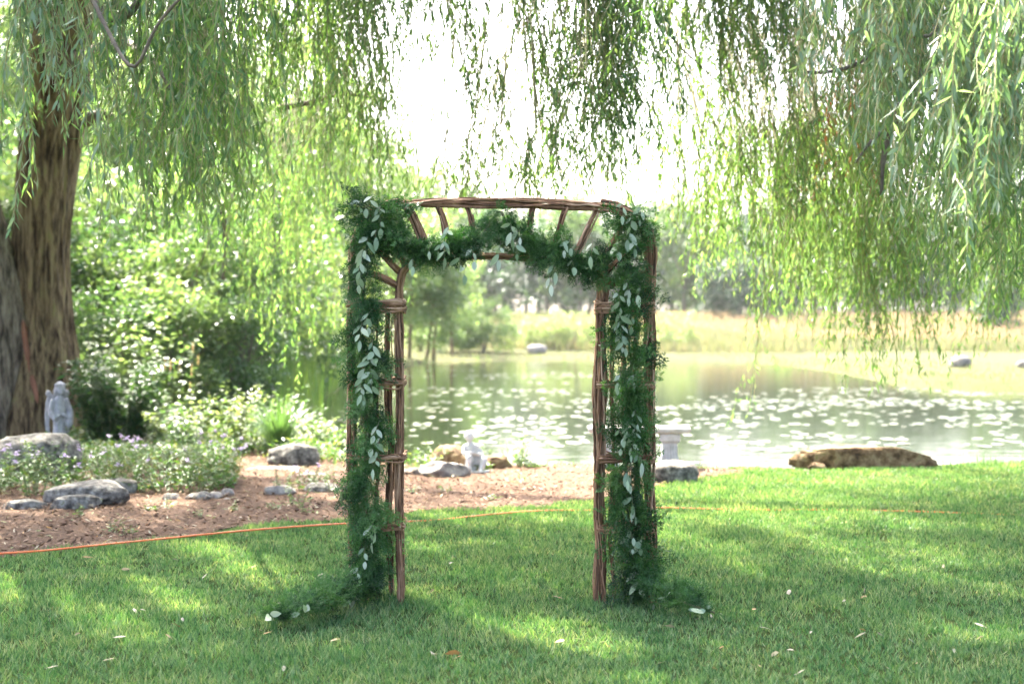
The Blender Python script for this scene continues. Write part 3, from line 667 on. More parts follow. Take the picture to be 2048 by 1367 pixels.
# px range, rows where whips begin (None: above the frame), rows where they end, depth range, whips, leaf length, gap, tone
CUR = [
    (0, 60, 190, None, (200, 330), (8.4, 9.6), 7, 0.112, .034, 'willow_silver', 1),
    (0, 85, 180, None, (320, 400), (8.6, 9.4), 5, 0.112, .034, 'willow_silver', 0),
    (0, 95, 125, None, (490, 520), (8.6, 8.9), 2, 0.112, .030, 'willow_silver', 1),
    (0, 0, 60, None, (120, 260), (9.0, 10), 8, 0.112, .034, 'willow_silver', 0),
    (0, 200, 310, None, (60, 200), (9, 10.5), 9, 0.112, .036, 'willow_silver', 0),
    (0, 235, 330, 180, (380, 560), (9, 10.5), 12, 0.112, .034, 'willow_silver', 0),
    (0, 310, 440, None, (200, 380), (8.6, 11), 60, 0.112, .032, 'willow', 0),
    (0, 350, 480, 150, (400, 520), (9, 11.5), 46, 0.112, .032, 'willow', 0),
    (0, 420, 560, None, (120, 330), (9.5, 12), 34, 0.112, .036, 'willow', 0),
    (0, 540, 680, None, (200, 470), (11, 13.5), 60, 0.098, .038, 'willow', 0),
    (0, 660, 790, None, (150, 300), (11, 13), 44, 0.098, .040, 'willow', 0),
    (0, 690, 790, 180, (360, 470), (12, 14), 28, 0.098, .040, 'willow', 0),
    (0, 0, 60, None, (120, 420), (15, 18), 12, 0.098, .054, 'willow', 0),
    (0, 180, 420, None, (180, 500), (13.5, 18), 36, 0.098, .054, 'willow', 0),
    (0, 400, 690, None, (350, 640), (13.5, 18.5), 52, 0.098, .052, 'willow', 0),
    (0, 420, 470, 380, (560, 640), (15, 16), 10, 0.098, .045, 'willow', 0),
    (0, 540, 690, 300, (560, 780), (15, 19), 36, 0.098, .05, 'willow', 0),
    (0, 760, 880, None, (60, 240), (11, 12.5), 26, 0.098, .044, 'willow', 0),
    (0, 860, 920, None, (180, 290), (11, 12), 8, 0.098, .036, 'willow', 0),
    (0, 945, 1005, 135, (205, 225), (11, 11.6), 9, 0.098, .030, 'willow', 0),
    (1, 1030, 1120, None, (60, 170), (11, 12), 22, 0.098, .040, 'willow', 0),
    (1, 1060, 1150, 60, (130, 300), (10.5, 12), 32, 0.098, .036, 'willow', 0),
    (1, 1150, 1280, None, (160, 260), (10, 11.6), 56, 0.098, .034, 'willow', 0),
    (1, 1150, 1240, 130, (260, 370), (10, 11.5), 50, 0.098, .034, 'willow', 0),
    (1, 940, 1210, 260, (370, 410), (11, 12.5), 80, 0.098, .042, 'willow', 0),
    (1, 890, 960, 330, (395, 420), (11.5, 12.5), 18, 0.098, .044, 'willow', 0),
    (1, 1280, 1400, None, (90, 330), (11, 13), 38, 0.098, .042, 'willow', 0),
    (1, 1320, 1400, 200, (380, 480), (12, 13.5), 26, 0.098, .044, 'willow', 0),
    (1, 1400, 1560, None, (120, 250), (11, 13.5), 60, 0.098, .042, 'willow', 0),
    (1, 1500, 1600, None, (160, 300), (10.5, 12.5), 30, 0.098, .040, 'willow', 0),
    (1, 1430, 1620, 230, (400, 560), (12, 16), 130, 0.098, .044, 'willow', 0),
    (1, 1560, 1760, 220, (480, 640), (12.5, 16.5), 150, 0.098, .046, 'willow', 0),
    (1, 1380, 1520, 330, (500, 620), (14, 16), 44, 0.098, .05, 'willow', 0),
    (1, 1740, 2060, 200, (520, 680), (12.5, 16.5), 180, 0.098, .046, 'willow', 0),
    (1, 1720, 1870, 430, (660, 770), (13, 15), 34, 0.098, .046, 'willow', 0),
    (1, 1495, 1510, 500, (800, 850), (14, 14.5), 2, 0.098, .055, 'willow', 0),
    (1, 1728, 1745, 560, (770, 800), (13, 13.5), 3, 0.098, .04, 'willow', 0),
    (1, 1500, 1640, 480, (640, 730), (13, 15), 12, 0.098, .05, 'willow', 0),
    (1, 1960, 2050, 560, (700, 790), (14, 15), 7, 0.098, .05, 'willow', 0),
    (1, 1580, 1680, 380, (600, 690), (17, 20), 30, 0.098, .055, 'willow', 0),
    (1, 1700, 1760, 120, (350, 460), (13, 14), 9, 0.098, .034, 'willow_dead', 0),
    (1, 1820, 1860, 20, (80, 120), (12, 13), 8, 0.098, .036, 'willow_dead', 0),
    (1, 1700, 1900, None, (160, 420), (11, 14), 90, 0.098, .042, 'willow', 0),
    (1, 1640, 1760, None, (130, 245), (7.2, 8.2), 22, .095, .032, 'willow_silver', 1),
    (1, 1840, 1960, None, (180, 330), (7.0, 8.2), 34, 0.112, .030, 'willow_silver', 1),
    (1, 1900, 2080, None, (240, 420), (6.6, 8), 46, 0.112, .030, 'willow_silver', 0),
    (1, 1960, 2080, None, (380, 470), (6.4, 7.4), 26, 0.112, .030, 'willow_silver', 0),
    (1, 2060, 2420, None, (260, 520), (7.5, 11), 40, .112, .036, 'willow_silver', 0),
    (1, 2060, 2500, None, (420, 640), (12, 16), 44, .098, .050, 'willow', 0),
    (0, -420, -10, None, (180, 420), (9, 12), 30, .112, .040, 'willow', 0),
    (1, 1880, 2060, None, (420, 620), (9.5, 12), 60, 0.112, .040, 'willow', 0),
]
for ci, (w, x0, x1, yt, (yb0, yb1), (Y0, Y1), n, LL_, gap, tone, near) in enumerate(CUR):
    rg = np.random.default_rng(1000 + ci)
    left = n
    while left > 0:
        m = int(min(left, rg.integers(5, 10))); left -= m
        Yc = rg.uniform(Y0, Y1); pc = rg.uniform(x0, x1); bot = rg.uniform(yb0, yb1)
        tops, lens = [], []
        for i in range(m):
            px = pc + rg.normal(0, .16) * F / Yc; px = min(max(px, x0 - 15), x1 + 15); Y = Yc + rg.normal(0, .2)
            ye = bot - abs(rg.normal(0, .5)) * (yb1 - yb0) * .8 + rg.normal(0, 8)
            y_top = (-60 - 120 * rg.random()) if yt is None else yt + rg.normal(0, 25)
            if ye < y_top + 60: ye = y_top + 60
            a, c = P(px, y_top, Y), P(px, ye, Y); tops.append(a); lens.append((a - c).length * 1.03)
        ctr = np.mean([tuple(q) for q in tops], axis=0)
        if yt is None: ctr[2] += .2
        spray(w, ctr, tops, lens, LL_, gap, tone, rg, bool(near) and single[0] < 300)
# unseen leaf clumps added overhead to shade the lawn, gaps shaped for sun patches
LIT = [  # wanted sun patches on the ground, which shape the gaps, as (pixel x, pixel y, half width, half height, slope)
    (130, 1225, 150, 32, .32), (60, 1190, 80, 22, .2), (480, 1125, 80, 20, .25), (590, 1165, 120, 26, .25), (370, 1215, 60, 14, .2), (900, 1045, 70, 16, .1), (1010, 1070, 60, 14, .2), (1000, 1165, 90, 16, .2),
    (885, 1225, 60, 26, .5), (1090, 1165, 60, 14, .1), (1190, 1310, 110, 36, .4), (1050, 1270, 60, 18, .3), (1430, 1112, 120, 22, .28), (1600, 945, 190, 16, .05), (1850, 985, 240, 18, .14), (1640, 1000, 90, 10, .1),
    (1900, 1040, 170, 15, .12), (1560, 1050, 80, 9, .1), (1930, 1115, 120, 20, .12), (1640, 1090, 60, 12, .2), (1800, 1150, 110, 14, .15), (2000, 1180, 80, 14, .15), (1980, 1265, 90, 24, .1), (1620, 1180, 70, 9, .1), (1500, 1160, 50, 10, .1),
    (1360, 1180, 60, 10, .1), (1000, 958, 160, 12, 0), (480, 945, 60, 12, 0), (620, 990, 60, 12, 0), (330, 1005, 60, 10, 0), (1100, 1005, 60, 10, 0), (1050, 1100, 60, 9, .1), (700, 1320, 60, 16, .2), (220, 1290, 70, 16, .2), (1250, 960, 80, 14, 0),
    (860, 1100, 40, 12, .2), (960, 1215, 50, 14, .3), (700, 1180, 60, 14, .2), (300, 1180, 60, 14, .2), (1500, 1290, 70, 14, .1), (1750, 1225, 60, 10, .1), (880, 1330, 70, 16, .2), (460, 1330, 60, 12, .2)]
def lit(x, y):
    """how deep a ground point lies in a wanted sun patch: 1 in its middle"""
    px = 1024 + x * F / y; py = HOR + EYE * F / y
    wob = (vnoise(x * 2.4, y * 2.4, 3) - .5) * .9
    r = np.full(np.shape(x), -9.0)
    for cx, cy_, hw, hh, sl in LIT:
        dx = px - cx; dy = py - cy_ - dx * sl
        r = np.maximum(r, 1 - np.sqrt((dx / hw) ** 2 + (dy / hh) ** 2) + wob * .45)
    return r
rg = np.random.default_rng(77)
n = 42000
zc = rg.uniform(6.0, 10.5, n); gx_ = rg.uniform(-10, 10, n); gy_ = rg.uniform(4.6, 23.5, n)
sx, sy, sz = SV
cx_ = gx_ + sx / sz * zc; cy_ = gy_ + sy / sz * zc
inview = zc < EYE + (HOR + 25) / F * cy_ + .35
gyc = np.maximum(gy_, 4.5)
pxg = 1024 + gx_ * F / np.maximum(gy_, 4); left = 1 - smooth((pxg - 170 - 450 * (gy_ < 15)) / 150)
back_r = .95 * smooth((gy_ - 10) / 1.5) + .05 * smooth((gy_ - 15) / 1.5); back_l = .6 * smooth((gy_ - 10.5) / 1.0) * (1 - smooth((gy_ - 15.0) / 1.0))
back = back_l * left + back_r * (1 - left)
keep = (~inview) & (lit(gx_, gyc) < -.62) & (rg.random(n) < .95 * (1 - back))  # clumps left out where their shadow would cover a wanted sun patch
C0 = np.stack([cx_, cy_, zc], 1)[keep]
for w in (0, 1):
    root = (willow_l, willow_r)[w]; O = np.array(root.location)
    sel = C0[:, 0] < .6 if w == 0 else C0[:, 0] >= .6
    c = C0[sel]; per = 10
    p = np.repeat(c, per, 0) + rg.normal(0, .09, (len(c) * per, 3)); m = len(p)
    b = MB(); add_leaves(b, p - O, rdir(m, -.8), rdir(m, .4), rg.uniform(.14, .24, m), rg.uniform(.05, .085, m), .2)
    o = b.build('crown', M['willow'], root); o['label'] = 'unseen willow leaf clumps placed overhead to dapple the lawn'  # out of view, laid out along the sun's rays to cast the dapples
    # boughs from the limbs into the added clumps
    lp = np.concatenate(LIMBS[w]); lp = lp[lp[:, 2] > 5.0]
    bb = MB()
    for q in c[rg.permutation(len(c))[:110]]:
        k = np.argmin(np.linalg.norm(lp - q, axis=1)); a = lp[k]
        if np.linalg.norm(a - q) < 4.5:
            mid = (a + q) / 2 + [0, 0, .3]
            if min(a[2] - (EYE + .25 * a[1]), q[2] - (EYE + .25 * q[1])) > 0: tube(bb, spline([a, mid, q], 8) - O, np.linspace(.03, .008, 8), 4)
    bb.build('crown_wood', M['limb'], root)
# ---------------------------------------------------------------- rocks
M['rock_grey'] = noise_mat('grey_rock', [(.36, (.03, .027, .023)), (.46, (.085, .078, .066)), (.55, (.15, .14, .12)), (.63, (.26, .25, .21)), (.70, (.10, .11, .05))], 15, .9, .8, 45, (1, 1, 1), .2, 9, 0, .015)
M['rock_pale'] = noise_mat('pale_rock', [(.34, (.10, .09, .078)), (.48, (.20, .18, .155)), (.66, (.32, .29, .25))], 13, .9, .6, 40, (1, 1, 1), .2, 9, 0, .015)
M['rock_brown'] = noise_mat('brown_rock', [(.36, (.03, .017, .008)), (.47, (.11, .066, .03)), (.57, (.20, .14, .08)), (.68, (.12, .115, .04))], 9, .9, 1.0, 22, (1, 1, 1), .2, 9, 0, .03)
M['concrete'] = noise_mat('weathered_concrete', [(.3, (.17, .165, .17)), (.5, (.31, .30, .315)), (.75, (.45, .44, .46))], 16, .9, .4, 90, (1, 1, 1), .2, 8, 0, .006)
M['concrete_pale'] = noise_mat('pale_concrete', [(.3, (.36, .35, .33)), (.55, (.52, .51, .49)), (.8, (.62, .61, .59))], 12, .9, .4, 70, (1, 1, 1), .2, 8, 0, .006)
def rock(label, px, py, wpx, hpx, depth=.8, m='rock_grey', seed=0, rot=0.0, rough=.25, name='rock', z=0.0, cat='rock', group=None, sharp=1.0, sub=4, box=.82):
    """a rock whose front foot is seen at (px, py); width and height in pixels of the photograph"""
    g = G(px, py, z); s = F / g.y; rx, rz = wpx / s / 2, hpx / s; ry = rx * depth
    bm = bmesh.new(); bmesh.ops.create_icosphere(bm, subdivisions=sub, radius=1.0)
    off = Vector((seed * 3.7, seed * 1.3, seed * 2.1))
    for v in bm.verts:
        d = v.co.normalized(); d = Vector([math.copysign(abs(q) ** box, q) for q in d]); n1 = noise.fractal(d * 1.1 + off, 1.0, 2.0, 4); n2 = abs(noise.noise(d * 2.6 + off)); n3 = noise.fractal(d * 6 + off, 1.0, 2.0, 3)
        vd = noise.voronoi(d * 1.9 + off)[0]; crack = min(vd[1] - vd[0], .35)
        r = 1 + .32 * sharp * (crack - .2) * (rough + .25) + rough * n1 + rough * .5 * (n2 - .25) * sharp + .06 * n3
        c = d * r
        k = 1.0
        for pl in range(4):                              # a few flattened faces
            pn = noise.random_unit_vector() if False else Vector((math.sin(seed * 1.7 + pl * 2.1), math.cos(seed * 2.3 + pl * 1.4), .35 + .3 * math.sin(seed + pl))).normalized()
            t = c.dot(pn)
            if t > .78: c -= pn * (t - .78) * .75 * sharp
        c.z = c.z * .5 + .42 if c.z > -.85 else c.z * .5 + .42
        v.co = Vector((c.x * rx, c.y * ry, c.z * rz * 1.05 - .02))
    me = bpy.data.meshes.new(name); bm.to_mesh(me); bm.free()
    me.polygons.foreach_set('use_smooth', [True] * len(me.polygons)); me.materials.append(M[m])
    o = link(name, me, None, (g.x, g.y + ry * .9, z)); o.rotation_euler = (0, 0, rot)
    return tag(o, label, cat, group)
rock('large rounded grey-brown boulder in front of the willow trunk', 52, 962, 190, 100, .7, 'rock_grey', 1, 0, .12, 'boulder', 0, 'boulder', None, .4)
rock('wide lichen-spotted grey boulder edging the mulch bed', 158, 1012, 178, 50, .7, 'rock_grey', 2, 0, .16)
rock('low grey rock in front of the wide lichened boulder', 140, 1020, 100, 34, .6, 'rock_grey', 3, .2, .2)
rock('flat grey stone at the left end of the bed edging', 42, 1020, 84, 24, .7, 'rock_grey', 4, 0, .14)
rock('grey rock behind the right end of the wide lichened boulder', 240, 988, 66, 36, .7, 'rock_grey', 5, 0, .2)
rock('small mossy grey stone alone between the weeds on the bed edge', 338, 1000, 36, 17, .8, 'rock_grey', 6, 0, .15, sub=3)
rock('long low stone at the left of the row of small rounded stones', 392, 1000, 56, 18, .7, 'rock_grey', 7, 0, .18, sub=3)
rock('purplish rounded stone, second in the row of small stones', 404, 998, 30, 20, .8, 'rock_pale', 8, 0, .12, sub=3)
rock('rounded tan stone in the middle of the row of small stones', 429, 998, 30, 19, .8, 'rock_pale', 9, 0, .1, sub=3)
rock('rounded tan stone at the right end of the row, set back', 452, 992, 28, 20, .8, 'rock_pale', 10, 0, .1, sub=3)
rock('tiny pale pebble below the right end of the stone row', 452, 1000, 16, 9, .8, 'rock_pale', 11, 0, .1, sub=3)
rock('dark mossy boulder beside the clump of long grass', 580, 932, 112, 46, .7, 'rock_grey', 12, 0, .16, 'boulder', 0, 'boulder', None, .6)
rock('pale sunlit stone half buried in the mulch left of the arch', 556, 990, 64, 24, .8, 'rock_pale', 13, 0, .2)
rock('broken pale stone showing between weeds in the middle of the bed', 372, 918, 50, 18, .8, 'rock_pale', 14, 0, .25)
rock('grey stone to the right of the pale half buried stone', 640, 985, 70, 22, .8, 'rock_grey', 15, 0, .2)
rock('pale pink stone glimpsed behind the leafy perennials', 290, 862, 36, 24, .8, 'rock_pale', 16, 0, .2)
rock('flat path slab nearest the long grass clump', 545, 940, 110, 9, .5, 'rock_pale', 17, 0, .08, 'stone_slab', 0, 'slab')
rock('flat path slab just left of the arch', 625, 952, 80, 9, .5, 'rock_pale', 18, 0, .08, 'stone_slab', 0, 'slab')
rock('pale slanted rock lying left of the seated child statue', 886, 955, 104, 36, .55, 'rock_pale', 19, -.2, .2, sharp=1.6)
rock('brown peaked boulder behind the seated child statue', 905, 938, 96, 50, .7, 'rock_brown', 20, 0, .2, 'boulder', 0, 'boulder')
rock('low brown rock to the right of the seated child statue', 985, 938, 70, 30, .7, 'rock_brown', 21, .3, .2)
rock('flat grey rock peeping out beside the left tower of the arch', 830, 950, 50, 18, .8, 'rock_grey', 22, 0, .2)
rock('rounded grey boulder at the foot of the stone bench', 1352, 967, 104, 48, .8, 'rock_grey', 23, 0, .1, 'boulder', 0, 'boulder', None, .4)
rock('long low brown rock with pitted face on the pond bank', 1745, 942, 264, 50, .38, 'rock_brown', 29, math.pi, .2, 'rock', -.03, 'rock', None, 1.2, 5, .38)
rock('small dark rock at the left end of the long pitted rock', 1636, 938, 34, 16, .7, 'rock_brown', 25, 0, .2)
def far_rock(label, px, py, wpx, hpx, Y, m, seed):
    g = P(px, py, Y); z = float(height(g.x, Y)); o = rock(label, px, HOR + (EYE - z) * F / Y, wpx, hpx, .8, m, seed, .3, .12, 'boulder', z, 'boulder', None, .4, 3); return o
far_rock('grey boulder on the far bank in front of pale bushes', 1075, 705, 40, 22, 84, 'rock_pale', 31)
far_rock('rounded grey boulder on the far right bank of the pond', 1926, 722, 46, 25, 60, 'rock_grey', 32)
far_rock('grey boulder cut by the right edge on the far bank', 2052, 724, 30, 16, 60, 'rock_grey', 33)

# ---------------------------------------------------------------- statues
def sculpt(prims, voxel, m, name, parent, smooth_n=4):
    """one continuous carved surface from overlapping ellipsoids and tapered limbs"""
    b = MB()
    bm = bmesh.new(); bmesh.ops.create_icosphere(bm, subdivisions=3, radius=1.0)
    sv = np.array([v.co[:] for v in bm.verts]); sf = np.array([[v.index for v in f.verts] for f in bm.faces]); bm.free()
    for p in prims:
        if p[0] == 'e':
            _, c, r, rot = p; M3 = np.array(Matrix.Rotation(rot[2], 3, 'Z') @ Matrix.Rotation(rot[1], 3, 'Y') @ Matrix.Rotation(rot[0], 3, 'X'))
            b.add((sv * np.array(r)) @ M3.T + np.array(c), sf)
        else:
            _, pts, rad = p; q = spline(pts, 14); rr = np.interp(np.linspace(0, 1, 14), np.linspace(0, 1, len(rad)), rad)
            tube(b, q, rr, 14); b.add(sv * rr[0] + q[0], sf); b.add(sv * rr[-1] + q[-1], sf)
    me = b.mesh(name, M[m]); o = bpy.data.objects.new('tmp', me); COL.objects.link(o)
    r = o.modifiers.new('r', 'REMESH'); r.mode = 'VOXEL'; r.voxel_size = voxel; r.use_smooth_shade = True
    s = o.modifiers.new('s', 'SMOOTH'); s.iterations = smooth_n; s.factor = .5
    dg = bpy.context.evaluated_depsgraph_get(); out = bpy.data.meshes.new_from_object(o.evaluated_get(dg))
    bpy.data.objects.remove(o); bpy.data.meshes.remove(me)
    out.name = name
    if not out.materials: out.materials.append(M[m])
    out.polygons.foreach_set('use_smooth', [True] * len(out.polygons))
    return link(name, out, parent)
E_ = lambda c, r, rot=(0, 0, 0): ('e', c, r, rot)
T3 = lambda pts, rad: ('t', pts, rad)
ap = P(118, 890, 18.0)
angel = thing('angel_statue', 'weathered grey garden angel statue with folded wings beside the trunk', 'statue', (ap.x, 18.0, 0), math.radians(32))
sculpt([  # robe and body; the figure faces -Y
    T3([(0, 0, .0), (0, .005, .18), (0, .01, .36), (0, .0, .50), (0, .0, .56)], [.115, .10, .085, .098, .07]), E_((0, 0, .535), (.105, .062, .05)),
    T3([(-.095, 0, .545), (-.13, -.02, .44), (-.09, -.085, .37)], [.042, .040, .038]), T3([(.095, 0, .545), (.145, -.03, .43), (.125, -.07, .31)], [.042, .046, .058]),
    T3([(-.09, -.085, .37), (-.02, -.11, .40)], [.026, .02]), T3([(.12, -.07, .36), (.04, -.11, .40)], [.028, .02]), T3([(0, -.005, .57), (.005, -.02, .62)], [.034, .034]),
    *[T3([(.085 * math.cos(a), .085 * math.sin(a), .0), (.075 * math.cos(a + .1), .075 * math.sin(a + .1), .2), (.06 * math.cos(a), .06 * math.sin(a), .36)], [.026, .02, .012]) for a in np.linspace(0, 6.28, 10)[:-1]],
], .009, 'concrete', 'body', angel, 2)
sculpt([E_((.012, -.02, .685), (.058, .066, .074), (-.3, 0, 0)), E_((.012, .012, .70), (.072, .07, .074)), E_((-.05, .005, .655), (.03, .045, .055)), E_((.07, .005, .655), (.03, .045, .055)), E_((.012, .035, .65), (.06, .05, .05)),
        E_((.013, -.088, .672), (.011, .014, .016)), E_((.013, -.078, .642), (.022, .014, .012)), *[E_((.012 + .066 * math.cos(a), -.01 + .05 * math.sin(a), .735), (.02, .02, .016)) for a in np.linspace(0, 6.28, 9)[:-1]]], .008, 'concrete', 'head', angel, 2)
for sd in (-1, 1):
    w = []
    for k in range(9):
        t = k / 8; w.append(T3([(sd * (.05 + .01 * k), .075, .60 - .03 * k), (sd * (.115 + .05 * math.sin(t * 2.4)), .095, .61 - .045 * k), (sd * (.16 - .05 * t), .085, .50 - .05 * k - .1 * t), (sd * (.15 - .07 * t), .075, .40 - .038 * k - .10 * t)], [.02, .024, .02, .010]))
    sculpt(w + [T3([(sd * .05, .07, .52), (sd * .13, .09, .655), (sd * .155, .09, .63)], [.03, .026, .02])], .009, 'concrete', 'wing', angel, 2)
b = MB(); tube(b, [(0, 0, -.02), (0, 0, .03)], [.15, .14], 20); b.build('base', M['concrete'], angel)
angel.scale = (.86, .86, 1.14)

bp_ = G(945, 943)
boy = thing('child_statue', 'small pale grey statue of a seated child on the mulch near the pond', 'statue', (bp_.x, bp_.y, 0), math.radians(12))
sculpt([T3([(.02, .02, .04), (.015, .02, .16), (-.02, .0, .27)], [.085, .07, .058]), E_((-.02, 0, .275), (.075, .05, .04)), T3([(-.028, -.005, .30), (-.035, -.012, .335)], [.026, .026]),
        T3([(-.085, 0, .27), (-.10, -.05, .20), (-.03, -.10, .215)], [.028, .024, .02]), T3([(.045, 0, .27), (.095, -.04, .19), (.03, -.10, .20)], [.028, .025, .02]), E_((.0, -.105, .215), (.03, .02, .024)),
        T3([(-.03, 0, .06), (-.055, -.10, .17), (-.06, -.12, .09), (-.06, -.115, .02)], [.052, .042, .034, .028]), T3([(.06, 0, .06), (.105, -.10, .14), (.08, -.14, .07), (.06, -.14, .02)], [.054, .044, .036, .028]),
        E_((-.06, -.15, .018), (.028, .05, .02)), E_((.06, -.175, .018), (.028, .05, .02))], .008, 'concrete_pale', 'body', boy)
sculpt([E_((-.038, -.015, .385), (.048, .052, .058)), E_((-.038, .004, .40), (.052, .052, .05)), E_((-.036, -.066, .375), (.009, .012, .013)), E_((-.036, -.058, .352), (.018, .012, .009)), E_((-.088, -.008, .378), (.008, .014, .016)), E_((.012, -.008, .378), (.008, .014, .016))], .006, 'concrete_pale', 'head', boy, 2)
b = MB(); tube(b, [(.015, -.05, -.02), (.015, -.05, .022)], [.17, .16], 18); b.build('base', M['concrete_pale'], boy)

# ---------------------------------------------------------------- stone bench
bc = P(1278, 852, 15.9)
bench = thing('stone_bench', 'pale concrete garden bench on flared pedestals at the water edge', 'bench', (bc.x, 15.9, 0), math.radians(-3))
def prof(b, rows, cx, cyy):
    """stacked rectangular rings (half width, half depth, height)"""
    v = []; f = []
    for hx, hy, z in rows: v += [(cx - hx, cyy - hy, z), (cx + hx, cyy - hy, z), (cx + hx, cyy + hy, z), (cx - hx, cyy + hy, z)]
    for k in range(len(rows) - 1):
        for a in range(4): f.append([k * 4 + a, k * 4 + (a + 1) % 4, k * 4 + 4 + (a + 1) % 4, k * 4 + 4 + a])
    n = len(rows) * 4 - 4; f += [[3, 2, 1, 0], [n, n + 1, n + 2, n + 3]]; b.add(v, f)
b = MB(); prof(b, [(.535, .165, .392), (.55, .18, .40), (.56, .19, .415), (.565, .195, .43), (.565, .195, .448), (.555, .185, .456)], 0, 0); b.build('seat', M['concrete_pale'], bench)
for sx_ in (-.34, .34):
    b = MB(); prof(b, [(.12, .14, -.02), (.12, .14, .04), (.105, .125, .05), (.085, .11, .16), (.078, .10, .27), (.09, .112, .29), (.112, .135, .305), (.115, .14, .37), (.105, .13, .3915)], sx_, 0)
    leg = b.build('pedestal', M['concrete_pale'], bench)
    b = MB()
    for k in range(4): tube(b, [(sx_ - .05 + k * .033, -.118, .07), (sx_ - .045 + k * .03, -.103, .25)], .009, 6)
    b.build('fluting', M['concrete_pale'], leg)

# ---------------------------------------------------------------- orange cord
cp = [G(-160, 1128), G(0, 1118), G(90, 1112), G(180, 1103), G(330, 1087), G(480, 1072), G(600, 1062), G(690, 1055), G(760, 1050), G(850, 1046), G(920, 1040), G(1000, 1033), G(1100, 1025), G(1200, 1022), G(1320, 1018), G(1420, 1020), G(1560, 1022), G(1700, 1022), G(1900, 1027), G(2150, 1034)]
q = spline(cp, 260); q[:, 2] = .019 + .012 * (vnoise(q[:, 0] * 1.7, 3) - .5); q[:, 1] += .05 * (vnoise(q[:, 0] * 1.1, 8) - .5); q[:, 2] += .022 * smooth((-q[:, 0] - .8) / 1.0) - .008 * smooth(q[:, 0] / .8)
b = MB(); tube(b, q, .0068, 8)
tag(b.build('extension_cord', flat_mat('orange_plastic', (.62, .13, .03), .45), smooth=True), 'orange extension cord running across the lawn edge behind the arch', 'cord')

# ---------------------------------------------------------------- fallen leaves and twigs on the lawn
FL = leaf_mat('fallen_leaf', [(.22, .20, .14), (.30, .27, .19), (.27, .19, .08), (.22, .12, .05), (.18, .20, .12)], .2, .6, (1, 1, .8), .3, True)
b = MB(); v, q4, t3 = leaf_arrays([[0, 0, 0]], [[1, 0, 0]], [[0, 0, 1]], 1.0, .22, .15, .42, 3); b.add(v, q4); b.t.append(t3); b.tm.append(np.zeros(len(t3))); fl1 = b.mesh('fallen_leaf', FL)
b = MB(); v, q4, t3 = leaf_arrays([[0, 0, 0]], [[1, 0, 0]], [[0, 0, 1]], 1.0, .42, .3, .42, 3); b.add(v, q4); b.t.append(t3); b.tm.append(np.zeros(len(t3))); fl2 = b.mesh('fallen_leaf', FL)
rg = np.random.default_rng(41); cnt = 0
known = [(265, 1232), (290, 1236), (735, 1290), (566, 1347), (845, 1228), (680, 1292), (1580, 1205), (1330, 1268), (1390, 1255), (1560, 1320), (1735, 1203), (1625, 1280), (1830, 1195), (2000, 1200), (1910, 1316), (1780, 1355), (1520, 1348), (870, 1325), (925, 1325), (730, 1360), (250, 1070), (500, 1150), (110, 1180), (640, 1160), (860, 1320), (1950, 1260), (1720, 1275), (1575, 1315), (1340, 1340), (1170, 1295), (905, 1135), (1265, 1020), (510, 1075)]
while cnt < 85:
    if cnt < len(known): px, py = known[cnt]
    else: px, py = rg.uniform(0, 2048), 1060 + 300 * rg.random() ** .8
    g = G(px, py)
    if bool(bed_wave(np.array([g.x]), np.array([g.y]))[0]): cnt += 1; continue
    o = link('fallen_leaf', fl1 if rg.random() < .7 else fl2, None, (g.x, g.y, .034 + .012 * rg.random()))
    o.rotation_euler = (rg.normal(0, .4), rg.normal(0, .3), rg.random() * 6.28); s = rg.uniform(.035, .085); o.scale = (s, s, s)
    tag(o, 'pale dry leaf lying on the lawn', 'leaf', 'dry leaves scattered on the lawn'); cnt += 1
n = 2600                                                # leaf litter on the mulch
y = 9.6 + 9 * rg.random(n); x = (rg.random(n) - .5) * 2 * (.45 * y); k = bed_wave(x, y); x, y = x[k], y[k]; n = len(x); a = rg.random(n) * 6.28
b = MB(); add_leaves(b, np.stack([x, y, .03 + .02 * rg.random(n)], 1), np.stack([np.cos(a), np.sin(a), rg.normal(0, .3, n)], 1), np.stack([rg.normal(0, .4, n), rg.normal(0, .4, n), np.ones(n)], 1), rg.uniform(.03, .075, n), rg.uniform(.008, .018, n), .2)
kind(b.build('leaf_litter', leaf_mat('litter_leaf', [(.36, .34, .24), (.42, .38, .28), (.44, .26, .10), (.25, .27, .14), (.18, .24, .08)], .2, .6, (1, 1, .8))), 'stuff', 'dry willow leaves strewn over the bark mulch')

# longer grass left standing round the feet of the arch
rg = np.random.default_rng(66); xs, ys = [], []
for px in (707, 727, 753, 776, 801, 1199, 1227, 1252, 1276, 1305):
    for dy in (0, .1, .22): a = A(px, 1212, dy); xs.append(a.x + rg.normal(0, .04, 26)); ys.append(a.y + rg.normal(0, .04, 26))
xs, ys = np.concatenate(xs), np.concatenate(ys); n = len(xs)
blades(n, xs, ys, .05 + .06 * rg.random(n), .005 + .002 * rg.random(n), .1 + .5 * rg.random(n), 0, 'edge_grass', 'longer grass growing round the feet of the arch', M['grass'])
